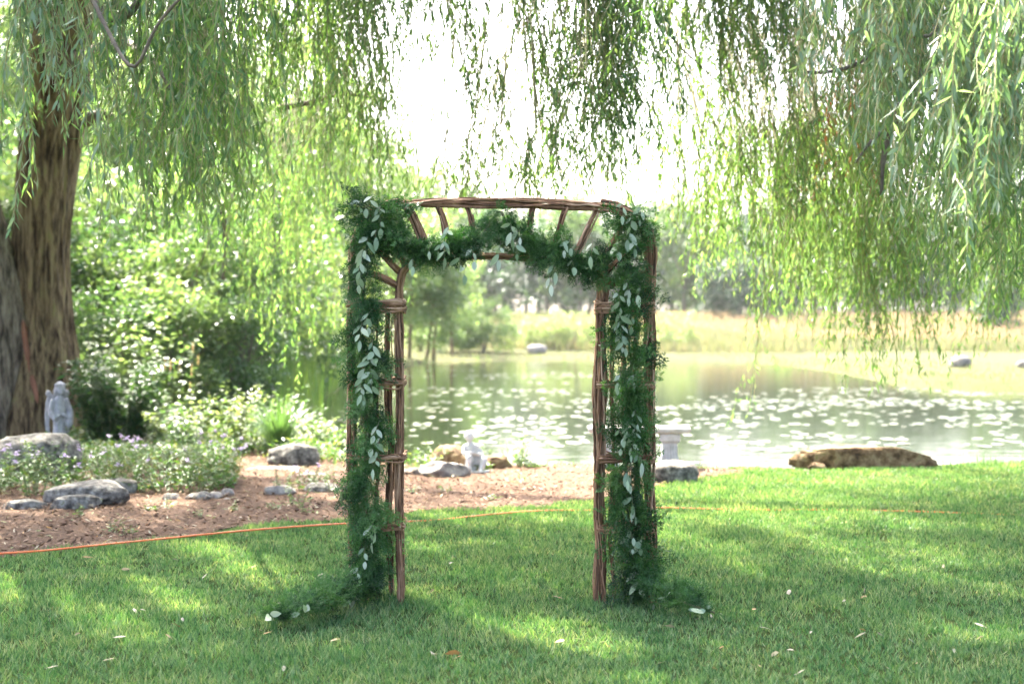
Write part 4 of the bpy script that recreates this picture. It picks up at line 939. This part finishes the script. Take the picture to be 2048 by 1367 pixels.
# ---------------------------------------------------------------- plants of the bed
def plant(name, label, cat, x, y, h, w, stems, leafL, leafW, m, seed, flowers=0, group=None, lean=.5, leaves_per=14, basal=0, seedheads=0, z=0.0, droop=.1, segs=2, fcol='petal', fsize=.022):
    rg = np.random.default_rng(seed); root = thing(name, label, cat, (x, y, z), 0, group)
    st, lf = MB(), MB(); tips = []
    for i in range(stems):
        a = rg.random() * 6.28; r = w * .25 * math.sqrt(rg.random()); p0 = np.array([r * math.cos(a), r * math.sin(a), -.01]); hh = h * rg.uniform(.6, 1.05); ln = lean * rg.uniform(.2, 1) * w
        pts = spline([p0, p0 + [ln * .4 * math.cos(a), ln * .4 * math.sin(a), hh * .55], p0 + [ln * math.cos(a), ln * math.sin(a), hh]], 8)
        tube(st, pts, np.linspace(.0045, .0015, 8) * (.6 + h), 3, cap=False); tips.append(pts[-1])
        m_ = leaves_per; u = rg.uniform(.12, 1, m_); pp = np.stack([np.interp(u, np.linspace(0, 1, 8), pts[:, k]) for k in range(3)], 1); an = rg.random(m_) * 6.28
        d = np.stack([np.cos(an), np.sin(an), rg.normal(.25, .35, m_)], 1)
        add_leaves(lf, pp, d, np.stack([-np.cos(an) * .4, -np.sin(an) * .4, np.ones(m_)], 1) + rg.normal(0, .35, (m_, 3)), leafL * rg.uniform(.55, 1.15, m_) * (1.15 - .45 * u), leafW * rg.uniform(.7, 1.2, m_) * (1.1 - .4 * u), rg.uniform(-.1, .4, m_) + droop, .42, segs)
    if basal:
        an = rg.random(basal) * 6.28; rr = w * .45 * np.sqrt(rg.random(basal))
        add_leaves(lf, np.stack([rr * np.cos(an), rr * np.sin(an), h * .25 * rg.random(basal)], 1), np.stack([np.cos(an), np.sin(an), rg.uniform(.1, .8, basal)], 1), np.stack([-np.cos(an) * .4, -np.sin(an) * .4, np.ones(basal)], 1) + rg.normal(0, .3, (basal, 3)), leafL * rg.uniform(.7, 1.4, basal), leafW * rg.uniform(.8, 1.5, basal), .25)
    st.build('stem', M['stem'], root); lf.build('foliage', M[m], root)
    for i in range(min(flowers, len(tips))):
        b = MB(); nf = 7
        for f in range(nf):
            c = rg.normal(0, fsize * .7, 3); an = np.arange(4) * 1.57 + rg.random()
            add_leaves(b, np.repeat([c], 4, 0), np.stack([np.cos(an), np.sin(an), np.full(4, .25)], 1), np.tile([0, 0, 1.0], (4, 1)) + rg.normal(0, .3, (4, 3)), fsize * .8, fsize * .7, .1, .6)
        add_leaves(b, np.zeros((6, 3)), rg.normal(size=(6, 3)), rg.normal(size=(6, 3)), fsize, fsize * .8, 0, .5)
        b.build('flower', M[fcol], root, loc=tips[i])
    for i in range(min(seedheads, len(tips))):
        b = MB(); m_ = 40; u = rg.random(m_); an = rg.random(m_) * 6.28
        add_leaves(b, np.stack([0 * u, 0 * u, u * .16], 1), np.stack([np.cos(an), np.sin(an), np.full(m_, 2.0)], 1), rg.normal(size=(m_, 3)), .03, .008)
        b.build('seed_head', M['seedhead'], root, loc=tips[i])
    return root
def at(px, py): g = G(px, py); return g.x, g.y
# lilac flowers over the left bed
fl = [(-20, 985), (22, 975), (62, 992), (95, 965), (130, 985), (165, 962), (205, 975), (235, 958), (262, 978), (300, 962), (330, 985), (360, 968), (395, 985), (430, 970), (180, 940), (250, 935), (310, 938), (360, 940), (410, 945), (450, 960)]
def FO(k, a, c):
    w = 'leftmost second third fourth fifth sixth seventh eighth ninth tenth eleventh twelfth thirteenth fourteenth'.split(); i = sorted(range(a, c), key=lambda q: fl[q][0]).index(k)
    return w[i] + (' from the left' if i else '')
rg = np.random.default_rng(8)
for k, (px, py) in enumerate(fl):
    x, y = at(px, py); plant('flowering_plant', 'lilac flowered weedy plant in the %s, %s' % (('back of the left bed', FO(k, 14, 20)) if k > 13 else ('left bed behind the edging rocks', FO(k, 0, 14))), 'plant', x, y, rg.uniform(.32, .62), .55, 14, .075, .024, 'leaf_weed', 400 + k, int(rg.integers(1, 4)), 'lilac flowers of the left bed', .6, 18, 26)
for k, (px, py) in enumerate([(560, 985), (600, 978), (640, 972), (590, 1012), (625, 965), (665, 985)]):
    x, y = at(px, py); plant('flowering_plant', 'sparse lilac flowered weed standing in the open mulch', 'plant', x, y, rg.uniform(.2, .38), .34, 5, .06, .02, 'leaf_weed', 440 + k, 1 if k % 2 == 0 else 0, 'sparse weeds in the open mulch', .5, 12, 5)
for k, (px, py) in enumerate([(395, 1035), (230, 1065), (255, 1070), (300, 1020), (150, 1035), (545, 1020), (610, 1025), (690, 1000), (890, 985), (980, 1000), (1040, 965), (330, 1015), (470, 1020), (820, 985)]):
    x, y = at(px, py); plant('weed', 'tiny green weed sprouting through the bark mulch', 'weed', x, y, rg.uniform(.06, .14), .16, 4, .05, .018, 'leaf_weed', 470 + k, 0, 'weeds in the bark mulch', .5, 7, 6)
# shrubs and perennials behind
x, y = at(212, 900); plant('dark_shrub', 'dark green bushy shrub with cut leaves beside the angel statue', 'shrub', x, y + .5, 1.15, 1.0, 80, .15, .055, 'leaf_dark', 500, 0, None, .62, 60, 160, droop=.35)
x, y = at(140, 880); plant('shrub', 'yellow-green leafy plant behind the dark shrub by the trunk', 'plant', x + .1, 20.5, 1.75, .8, 26, .17, .10, 'leaf_lime', 501, 0, None, .45, 16, 10)
x, y = at(230, 880); plant('shrub', 'bright lime tall weed rising behind the dark shrub', 'plant', x, 21.0, 1.85, .9, 26, .18, .10, 'leaf_lime', 502, 0, None, .45, 16, 10)
x, y = at(290, 880); plant('shrub', 'lime green weedy clump right of the dark shrub', 'plant', x, 20.6, 1.5, .9, 24, .16, .09, 'leaf_lime', 503, 0, None, .5, 16, 10)
for k, (px, Y, h) in enumerate(((318, 20.2, 1.15), (345, 20.4, 1.3), (372, 20.2, 1.0), (402, 20.4, 1.2))):
    x = P(px, 800, Y).x; plant('seed_grass', 'tall wild grass with tan seed heads behind the perennials', 'grass', x, Y, h, .25, 4, .2, .012, 'reed', 510 + k, 0, 'tan seed-headed grasses', .3, 5, 10, 2)
for k, (px, Y, h, w, m, lab) in enumerate(((380, 17.6, .72, .8, 'leaf_mid', 'leafy green perennial left of the sunlit clump'), (440, 17.8, .85, .9, 'leaf_pale', 'sunlit pale leaved perennial in the middle of the bed'), (500, 17.9, .85, .9, 'leaf_lime', 'lime green perennial left of the long grass clump'),
        (350, 18.2, .6, .8, 'leaf_pale', 'pale weedy plant between the dark shrub and the perennials'), (320, 18.6, .7, .7, 'leaf_lime', 'yellowish low plant just right of the dark shrub'), (610, 18.6, .42, .9, 'leaf_pale', 'pale low foliage right of the long grass clump'), (665, 18.2, .4, .8, 'leaf_lime', 'low lime foliage beside the arch on the bank'), (560, 19.4, .75, .9, 'leaf_mid', 'green leafy plant behind the long grass clump'))):
    x = P(px, 800, Y).x; plant('perennial', lab, 'plant', x, Y, h, w, 26, .11, .048, m, 520 + k, 0, None, .55, 22, 30, droop=.25)
# long arching grass clump
x, y = at(552, 918); gr = thing('grass_clump', 'clump of long arching dark grass leaves by the mossy boulder', 'grass', (x, y + .25, 0)); rg = np.random.default_rng(9)
n = 420; b = MB(); an = rg.random(n) * 6.28; hh = rg.uniform(.45, .95, n); rr = .12 * np.sqrt(rg.random(n)); out = rg.uniform(.1, .75, n)
s = np.linspace(0, 1, 6)[None, :, None]; base = np.stack([rr * np.cos(an), rr * np.sin(an), 0 * an], 1)[:, None]
dirv = np.stack([np.cos(an), np.sin(an), 0 * an], 1)[:, None]
c = base + dirv * (out * hh)[:, None, None] * s ** 1.8 + np.array([0, 0, 1.0]) * hh[:, None, None] * (s - .55 * out[:, None, None] * s ** 2.6)
sd = np.stack([-np.sin(an), np.cos(an), 0 * an], 1)[:, None]; wv = .006 * (1 - s ** 2 * .9)
v = np.stack([c + sd * wv, c - sd * wv], 2).reshape(-1, 3); kk = (np.arange(n)[:, None] * 12 + np.arange(5)[None] * 2).ravel()
b.add(v, np.stack([kk, kk + 1, kk + 3, kk + 2], 1)); b.build('blade_tuft', M['leaf_mid'], gr)
# plants round the child statue and the bench
for k, (px, py, h, w, m, lab) in enumerate(((868, 935, .33, .5, 'leaf_lime', 'small leafy green plant left of the brown peaked boulder'), (845, 945, .25, .35, 'leaf_weed', 'small weed between the arch and the pale slanted rock'), (1015, 935, .3, .5, 'leaf_lime', 'light green plant at the water edge right of the child statue'), (1040, 932, .38, .25, 'leaf_weed', 'thin upright weed by the water right of the child statue'),
        (960, 945, .12, .2, 'leaf_weed', 'tiny weed at the base of the child statue'), (1070, 936, .12, .3, 'leaf_lime', 'tiny sunlit weed on the mulch edge by the water'), (878, 950, .14, .2, 'leaf_weed', 'tiny weed in front of the pale slanted rock'))):
    x, y = at(px, py); plant('bank_plant', lab, 'plant', x, y + .1, h, w, 9, .08, .03, m, 560 + k, 0, None, .5, 14, 10)
# low ground cover under the bed plants
n = 34000; rg = np.random.default_rng(17)
px = rg.uniform(-60, 690, n); py = rg.uniform(862, 1000, n); g = np.stack([*[(q) for q in ((px - 1024) * (EYE * F / (py - HOR)) / F, EYE * F / (py - HOR))]], 1); x, y = g[:, 0], g[:, 1]
k = bed_wave(x, y) & (vnoise(x * 1.3 + 4, y * 1.3) > .36) & ~((px > 470) & (py > 925)) & (py < 992 - .02 * px)
x, y = x[k], y[k]; n = len(x); an = rg.random(n) * 6.28
b = MB(); add_leaves(b, np.stack([x, y, rg.uniform(0, .30, n) * vnoise(x * 2, y * 2)], 1), np.stack([np.cos(an), np.sin(an), rg.uniform(.1, 1.2, n)], 1), np.stack([rg.normal(0, .5, n), rg.normal(0, .5, n), np.ones(n)], 1), rg.uniform(.04, .11, n), rg.uniform(.015, .045, n), .25)
kind(b.build('ground_cover', M['leaf_weed']), 'stuff', 'low weedy ground cover in the garden bed')
# ---------------------------------------------------------------- background vegetation
def crown_cloud(rg, n, c, rad, clusters, cr, leafL, leafW, flat=.5, droop=-.2, shell=.6, bottom=-1.0):
    """leaves in clumps through an ellipsoid: uneven outline, gaps between the clumps"""
    d = unit(rg.normal(size=(clusters * 2, 3))); d = d[d[:, 2] > bottom][:clusters]; k = len(d)
    rr = (shell + (1 - shell) * rg.random(k)) * (.8 + .35 * rg.random(k))
    cc = d * rr[:, None] * np.array(rad) + np.array(c)
    per = max(1, n // k); p = np.repeat(cc, per, 0) + unit(rg.normal(size=(k * per, 3))) * (cr * rg.random(k * per) ** .5)[:, None] * [1, 1, flat + .3]
    m = len(p); D = rg.normal(size=(m, 3)); D[:, 2] += droop; Nn = rg.normal(size=(m, 3)); Nn[:, 2] += .7
    return cc, (p, D, Nn, leafL * rg.uniform(.6, 1.2, m), leafW * rg.uniform(.7, 1.2, m), rg.uniform(0, .3, m))
def tree_proto(name, label, cat, h, rad, zc, n, clusters, cr, lL, lW, m, seed, group, trunk_r=.1, stems=1, bottom=-1.0, shell=.55, barkm='trunk_far', trunk_name='trunk', droop=-.2):
    rg = np.random.default_rng(seed); t = thing(name, label, cat, (0, 0, 0), 0, group)
    cc, a = crown_cloud(rg, n, (0, 0, zc), rad, clusters, cr, lL, lW, bottom=bottom, shell=shell, droop=droop)
    b = MB(); add_leaves(b, *a[:5], bend=a[5]); b.build('crown', M[m], t)
    b = MB()
    for s in range(stems):
        o = np.array([rg.normal(0, trunk_r * 1.5), rg.normal(0, trunk_r * 1.5), -.15]) * (stems > 1); o[2] = -.15
        top = np.array([rg.normal(0, rad[0] * .25), rg.normal(0, rad[1] * .25), zc + rad[2] * .5]); pts = spline([o, o * .6 + top * .35 + [0, 0, 0], top], 12)
        tube(b, pts, np.linspace(trunk_r, trunk_r * .25, 12), 7)
        for q in cc[rg.permutation(len(cc))[:10]]:
            k = rg.integers(3, 9); tube(b, spline([pts[k], (pts[k] + q) / 2 + [0, 0, .1 * h * .3], q], 6), np.linspace(trunk_r * .35, trunk_r * .06, 6), 4)
    b.build(trunk_name, M[barkm], t, smooth=True)
    return t
used = {}
def place(proto, x, y, rz, sc, label=None, zs=1.0):
    o = proto if proto.name not in used else copy_tree(proto); used[proto.name] = 1
    o.location = (x, y, float(height(x, y))); o.rotation_euler = (0, 0, rz); o.scale = (sc, sc, sc * zs)
    if label: o['label'] = label
    return o
rg = np.random.default_rng(23)
# left bank: shrubs
sh = [tree_proto('shrub', 'dense green shrub in the thicket behind the willow trunk', 'shrub', 3, (1.25, 1.1, 1.45), 1.5, 6500, 70, .36, .12, .055, m, 600 + k, 'thicket shrubs on the left bank', .035, 5, trunk_name='stem') for k, m in enumerate(('leaf_mid', 'leaf_lime', 'leaf_mid', 'leaf_pale'))]
TH = [(170, 25, 1.25, 0), (250, 24.5, 1.1, 1), (330, 26, 1.3, 0), (400, 25, 1.15, 1), (470, 26, 1.2, 2), (300, 29, 1.7, 1), (200, 29, 1.8, 0), (430, 30, 1.6, 0), (530, 29, 1.35, 1), (90, 27, 1.6, 1), (20, 26, 1.4, 2), (-60, 25, 1.5, 1), (560, 33, 1.5, 2), (615, 37, 1.4, 3), (480, 23.5, .75, 2), (350, 22.8, .8, 1), (260, 22.6, .8, 0), (-20, 30, 2.0, 0), (120, 33, 2.2, 2), (370, 34, 2.2, 2), (520, 37, 2.2, 2)]
LB = []
for k, (px, Y, s, v) in enumerate(TH):
    LB.append((px, Y, place(sh[v], P(px, 700, Y).x, Y, rg.random() * 6.28, s * rg.uniform(.92, 1.08))))
ORD = 'leftmost second third fourth fifth sixth seventh eighth ninth tenth eleventh twelfth thirteenth fourteenth fifteenth sixteenth seventeenth eighteenth nineteenth twentieth'.split()
ORD += ['twenty-' + q for q in 'first second third fourth fifth sixth seventh eighth ninth'.split()] + ['thirtieth'] + ['thirty-' + q for q in 'first second third fourth fifth sixth seventh eighth ninth'.split()]
def rank(items, fmt):
    for k, (px, o) in enumerate(sorted(items, key=lambda q: q[0])): o['label'] = fmt % (ORD[k] + (' from the left' if k else ''))
rank([(a, o) for a, Y, o in LB if Y < 26.5], 'leafy shrub at the front of the left thicket, %s')
rank([(a, o) for a, Y, o in LB if Y >= 26.5], 'taller shrub deeper in the left thicket, %s')
# left wood: taller sunlit trees
tr = [tree_proto('woodland_tree', 'sunlit broadleaf tree rising behind the left thicket', 'tree', 11, (3.0, 3.0, 4.2), 6.6, 9000, 110, .75, .20, .10, m, 620 + k, 'woodland trees on the left bank', .14, 1, shell=.45) for k, m in enumerate(('leaf_lime', 'leaf_mid', 'leaf_lime'))]
LT = []
for k, (px, Y, s, v) in enumerate(((-120, 40, 1.2, 0), (20, 44, 1.25, 2), (150, 41, 1.0, 0), (270, 47, 1.25, 1), (390, 45, 1.05, 0), (500, 50, 1.2, 2), (590, 48, .95, 0), (660, 54, 1.1, 2), (730, 60, 1.05, 0), (80, 55, 1.5, 1), (330, 54, 1.5, 2), (560, 60, 1.4, 1))):
    LT.append((px, Y, place(tr[v], P(px, 700, Y).x, Y, rg.random() * 6.28, s)))
rank([(a, o) for a, Y, o in LT if Y < 51], 'sunlit broadleaf tree behind the left thicket, %s')
rank([(a, o) for a, Y, o in LT if Y >= 51], 'tall tree at the back of the left wood, %s')
# slim trunks that show in the thicket
for k, (px, Y, r, h, lean) in enumerate(((545, 27, .045, 4.2, .05), (562, 27.5, .05, 4.2, -.04), (455, 26, .04, 4.0, .1), (322, 24.2, .03, 3.2, .9))):
    x = P(px, 700, Y).x; labs = ('thin dark trunk on the left of the pair in the thicket', 'thin dark trunk on the right of the pair in the thicket', 'thin dark trunk alone behind the perennials', 'pale leaning dead stem in the thicket')
    t = thing('sapling', labs[k], 'tree', (x, Y, 0)); b = MB(); tube(b, spline([(-lean * .3, 0, -.1), (0, 0, h * .3), (lean, 0, h)], 10), np.linspace(r, r * .5, 10), 7); b.build('trunk', M['trunk_far' if k < 3 else 'bark_grey'], t, smooth=True)
    cc, a = crown_cloud(np.random.default_rng(640 + k), 1500, (lean, 0, h), (.9, .9, .8), 24, .3, .11, .05); b = MB(); add_leaves(b, *a[:5], bend=a[5]); b.build('crown', M['leaf_mid'], t)
# reeds along the left bank
n = 9000; px = rg.uniform(560, 720, n); Y = rg.uniform(23, 52, n); x = (px - 1024) * Y / F; d = poly_dist(x, Y, POND); ins = in_poly(x, Y, POND)
k = (~ins) & (d < 2.2); x, Y = x[k], Y[k]; n = len(x); a = rg.random(n) * 6.28
b = MB(); add_leaves(b, np.stack([x, Y, height(x, Y)], 1), np.stack([np.cos(a) * .35, np.sin(a) * .35, np.ones(n)], 1), np.stack([np.cos(a), np.sin(a), 0 * a], 1), rg.uniform(.5, 1.3, n), rg.uniform(.012, .024, n), rg.uniform(0, .4, n), .4)
kind(b.build('bank_reeds', M['reed']), 'stuff', 'soft tall grass and reeds along the left bank')
n = 14000; x = rg.uniform(-13, 13, n); Y = rg.uniform(15.8, 26, n); d = poly_dist(x, Y, POND); ins = in_poly(x, Y, POND); k = (~ins) & (d < 1.5) & (vnoise(x * 2, Y * 2) > .35); x, Y = x[k], Y[k]; n = len(x); a = rg.random(n) * 6.28
b = MB(); add_leaves(b, np.stack([x, Y, height(x, Y)], 1), np.stack([np.cos(a) * .6, np.sin(a) * .6, np.ones(n)], 1), np.stack([np.cos(a), np.sin(a), 0 * a], 1), rg.uniform(.06, .2, n), rg.uniform(.008, .014, n), rg.uniform(0, .5, n), .4)
kind(b.build('bank_grass', M['grass']), 'stuff', 'rough grass on the near bank of the pond')

# far bank: saplings with slim trunks, round bushes
sp = [tree_proto('bank_tree', 'slim young tree on the far bank', 'tree', 8, (2.1, 2.1, 3.3), 4.2, 5600, 80, .6, .22, .11, 'leaf_lime', 660 + k, None, .10, 1, shell=.4, barkm='bark') for k in range(3)]
labs = ['slim tree at the water edge just right of the left tower of the arch', 'left one of two slender trees close together on the far bank', 'right one of two slender trees close together on the far bank', 'young tree with spreading crown left of the round bush', 'slim sapling half hidden behind the left tower of the arch', 'tall young tree with its top above the arch bar']
for k, (px, Y, s) in enumerate(((818, 68, 1.05), (852, 70, .95), (866, 71, 1.05), (905, 80, 1.0), (770, 66, 1.1), (840, 92, 1.75))):
    place(sp[k % 3], P(px, 700, Y).x, Y, rg.random() * 6.28, s, labs[k])
bu = [tree_proto('round_bush', 'round bush', 'bush', 3, (2.4, 2.0, 1.5), 1.3, 5200, 80, .42, .16, .09, m, 680 + k, None, .05, 4, bottom=-.75, trunk_name='stem') for k, m in enumerate(('leaf_lime', 'leaf_pale'))]
for k, (px, Y, s, v, lab) in enumerate(((965, 86, 1.15, 0, 'large round green bush on the far bank seen through the arch'), (905, 84, .9, 0, 'green bush left of the large round bush'), (1090, 92, .8, 1, 'pale bush behind the far grey boulder'), (1140, 94, .95, 1, 'wide pale bush right of the far grey boulder'), (1050, 97, .7, 1, 'low pale bush left of the far grey boulder'), (1345, 96, .95, 1, 'pale round bush just right of the arch across the pond'), (1200, 100, .9, 1, 'pale bush behind the right tower of the arch'), (1560, 104, .6, 1, 'low pale bush in the meadow under the willow'), (880, 90, 1.2, 1, 'tall pale bush behind the slender pair of trees'))):
    place(bu[v], P(px, 700, Y).x, Y, rg.random() * 6.28, s, lab)
# the wood beyond the meadow
fw = [tree_proto('far_tree', 'hazy dark green tree in the wood beyond the meadow', 'tree', 11, (3.4, 3.4, 4.8), 5.2, 4200, 90, .95, .5, .26, m, 700 + k, 'far wood beyond the meadow', .2, 1, shell=.5) for k, m in enumerate(('leaf_far', 'leaf_far', 'leaf_pine', 'leaf_mid'))]
n = 62; LF = []
for k in range(n):
    px = 560 + (k + rg.random()) / n * 1700; Y = rg.uniform(150, 190) if k % 2 else rg.uniform(185, 225)
    s = (1.15 + .35 * rg.random()) * (Y / 175); v = rg.integers(0, 4) if px < 1400 else rg.integers(0, 3)
    LF.append((px, Y, place(fw[v], P(px, 650, Y).x, Y, rg.random() * 6.28, s, None, rg.uniform(.8, 1.1))))
rank([(a, o) for a, Y, o in LF if Y < 187], 'hazy tree at the front of the far wood, %s')
rank([(a, o) for a, Y, o in LF if Y >= 187], 'hazy tree at the back of the far wood, %s')
LE = []
for k, (px, Y, s) in enumerate(((1430, 138, .62), (1480, 136, .7), (1530, 140, .66), (1570, 138, .6), (2000, 120, .55), (1985, 124, .5))):
    LE.append((px, place(fw[2], P(px, 650, Y).x, Y, rg.random() * 6.28, s, None, 1.1)))
rank(LE, 'small dark evergreen at the edge of the meadow, %s')
# meadow
n = 60000; Y = 90 + 62 * rg.random(n) ** 1.1; x = (rg.random(n) - .5) * 2 * (.42 * Y + 3); d = poly_dist(x, Y, POND); px = 1024 + x * F / Y
k = (d > 3.5) & ~in_poly(x, Y, POND) & (px > 900); x, Y = x[k], Y[k]; n = len(x); a = rg.random(n) * 6.28
z = height(x, Y)
b = MB(); add_leaves(b, np.stack([x, Y, z], 1), np.stack([np.cos(a) * .3, np.sin(a) * .3, np.ones(n)], 1), np.stack([np.cos(a), np.sin(a), 0 * a], 1), rg.uniform(.5, 1.0, n), rg.uniform(.05, .10, n), rg.uniform(0, .3, n), .4)
kind(b.build('meadow_grass', M['far_grass']), 'stuff', 'pale sunlit meadow grass across the pond')
n = 26000; Y = 100 + 50 * rg.random(n); x = (rg.random(n) - .35) * 2 * (.40 * Y); px = 1024 + x * F / Y; k = (px > 1180) & (poly_dist(x, Y, POND) > 12) & (vnoise(x * .15, Y * .1) > .3); x, Y = x[k], Y[k]; n = len(x); a = rg.random(n) * 6.28
b = MB(); add_leaves(b, np.stack([x, Y, height(x, Y) + .55], 1), np.stack([np.cos(a) * .3, np.sin(a) * .3, np.ones(n)], 1), np.stack([np.cos(a), np.sin(a), 0 * a], 1), rg.uniform(.3, .7, n), rg.uniform(.05, .10, n), rg.uniform(0, .3, n), .5)
kind(b.build('meadow_seed_grass', M['seed_grass']), 'stuff', 'pinkish seeding grass tops of the meadow')
n = 26000; Y = 36 + 60 * rg.random(n); x = (rg.random(n) - .3) * 2 * (.42 * Y); d = poly_dist(x, Y, POND); k = (~in_poly(x, Y, POND)) & (d < 9) & (x > -9); x, Y = x[k], Y[k]; n = len(x); a = rg.random(n) * 6.28
b = MB(); add_leaves(b, np.stack([x, Y, height(x, Y)], 1), np.stack([np.cos(a) * .5, np.sin(a) * .5, np.ones(n)], 1), np.stack([np.cos(a), np.sin(a), 0 * a], 1), rg.uniform(.06, .22, n), rg.uniform(.02, .05, n), rg.uniform(0, .3, n), .4)
kind(b.build('far_bank_grass', M['far_grass']), 'stuff', 'short pale grass on the far banks')

n = 16000; Y = 34 + 66 * rg.random(n); x = (rg.random(n) - .3) * 2 * (.42 * Y); d = poly_dist(x, Y, POND); k = (d < .9) & (x > -12) & (vnoise(x * .35, Y * .35) > .38); x, Y = x[k], Y[k]; n = len(x); a = rg.random(n) * 6.28
b = MB(); add_leaves(b, np.stack([x, Y, np.maximum(height(x, Y), WATER - .05)], 1), np.stack([np.cos(a) * .3, np.sin(a) * .3, np.ones(n)], 1), np.stack([np.cos(a), np.sin(a), 0 * a], 1), rg.uniform(.15, .55, n), rg.uniform(.02, .045, n), rg.uniform(0, .4, n), .4)
kind(b.build('shore_sedge', M['reed']), 'stuff', 'ragged sedge along the far waterline')
# ---------------------------------------------------------------- lily pads
M['pad'] = leaf_mat('lily_pad', [(.06, .085, .035), (.09, .115, .05), (.14, .155, .085), (.20, .20, .13)], .1, .3, (1.2, 1.2, .6), .6, True)
def pad_mesh(seed):
    rg = np.random.default_rng(seed); k = 14; an = np.linspace(.25, 2 * np.pi - .25, k); r = 1 + rg.normal(0, .03, k)
    v = [(0, 0, 0)] + [(r[i] * math.cos(an[i]), r[i] * math.sin(an[i]), .05 * max(0, math.sin(an[i] * 2 + seed)) ) for i in range(k)]
    b = MB(); b.add(v, [[0, i + 1, i + 2] for i in range(k - 1)]); return b.mesh('lily_pad', M['pad'])
pads = [pad_mesh(k) for k in range(4)]; rg = np.random.default_rng(51); PL = []
zones = [(660, 1180, 738, 765, 10, 26), (700, 1150, 770, 800, 10, 22), (830, 1180, 800, 850, 13, 20), (1300, 2048, 800, 822, 15, 24), (1560, 2060, 775, 812, 20, 34), (1300, 2048, 825, 860, 15, 16), (1300, 2048, 862, 905, 13, 14), (1000, 1200, 850, 890, 8, 16), (620, 720, 800, 860, 7, 14), (820, 1000, 835, 865, 7, 14), (1900, 2060, 810, 850, 6, 20)]
for x0, x1, y0, y1, nc, per in zones:
    for c in range(nc):
        g = G(rg.uniform(x0, x1), rg.uniform(y0, y1), WATER); m = int(rg.integers(per // 3, per) * .8) + 1; sx_, sy_ = rg.uniform(.5, 1.6), rg.uniform(.2, .6)
        for i in range(m): PL.append((g.x + rg.normal(0, sx_), g.y + rg.normal(0, sy_), rg.uniform(.05, .12)))
PL = [p for p in PL if in_poly(np.array([p[0]]), np.array([p[1]]), POND)[0] and abs(p[0]) < .37 * p[1]]
ok = []
grid = {}
for p in PL:                                           # no two pads on top of each other
    c = (int(p[0] / .35), int(p[1] / .35)); near = [q for a in (-1, 0, 1) for e in (-1, 0, 1) for q in grid.get((c[0] + a, c[1] + e), [])]
    if all((p[0] - q[0]) ** 2 + (p[1] - q[1]) ** 2 > (p[2] + q[2]) ** 2 for q in near): grid.setdefault(c, []).append(p); ok.append(p)
ok.sort(key=lambda p: -p[2] / p[1])
for p in ok[:300]:
    o = link('lily_pad', pads[rg.integers(4)], None, (p[0], p[1], WATER + .008)); o.scale = (p[2], p[2], p[2]); o.rotation_euler = (0, 0, rg.random() * 6.28)
    tag(o, 'round lily pad floating on the pond', 'lily pad', 'lily pads on the pond')
b = MB()
for p in ok[300:]:
    k = 9; an = np.linspace(0, 5.8, k) + rg.random() * 6; b.add(np.concatenate([[(p[0], p[1], WATER + .008)], np.stack([p[0] + p[2] * np.cos(an), p[1] + p[2] * np.sin(an), np.full(k, WATER + .010)], 1)]), [[0, i + 1, i + 2] for i in range(k - 1)])
if len(ok) > 300: kind(b.build('distant_lily_pads', leaf_mat('lily_pad_far', [(.06, .085, .035), (.09, .115, .05), (.14, .155, .085), (.20, .20, .13)], .1, .3, (1.2, 1.2, .6), .6)), 'stuff', 'distant drifts of small lily pads')

# ---------------------------------------------------------------- haze
b = MB(); b.add([(a, c, z) for z in (-3.0, 40.0) for a, c in ((-460, -40), (460, -40), (460, 840), (-460, 840))], [[3, 2, 1, 0], [4, 5, 6, 7], [0, 1, 5, 4], [1, 2, 6, 5], [2, 3, 7, 6], [3, 0, 4, 7]])
m, t, N, K = mat('haze'); vp = N('ShaderNodeVolumePrincipled'); vp.inputs['Color'].default_value = (.97, .99, 1, 1); vp.inputs['Density'].default_value = HAZE; vp.inputs['Anisotropy'].default_value = .2
o = N('ShaderNodeOutputMaterial'); K(vp.outputs[0], o.inputs['Volume'])
kind(b.build('haze', m), 'stuff', 'pale summer haze in the air')
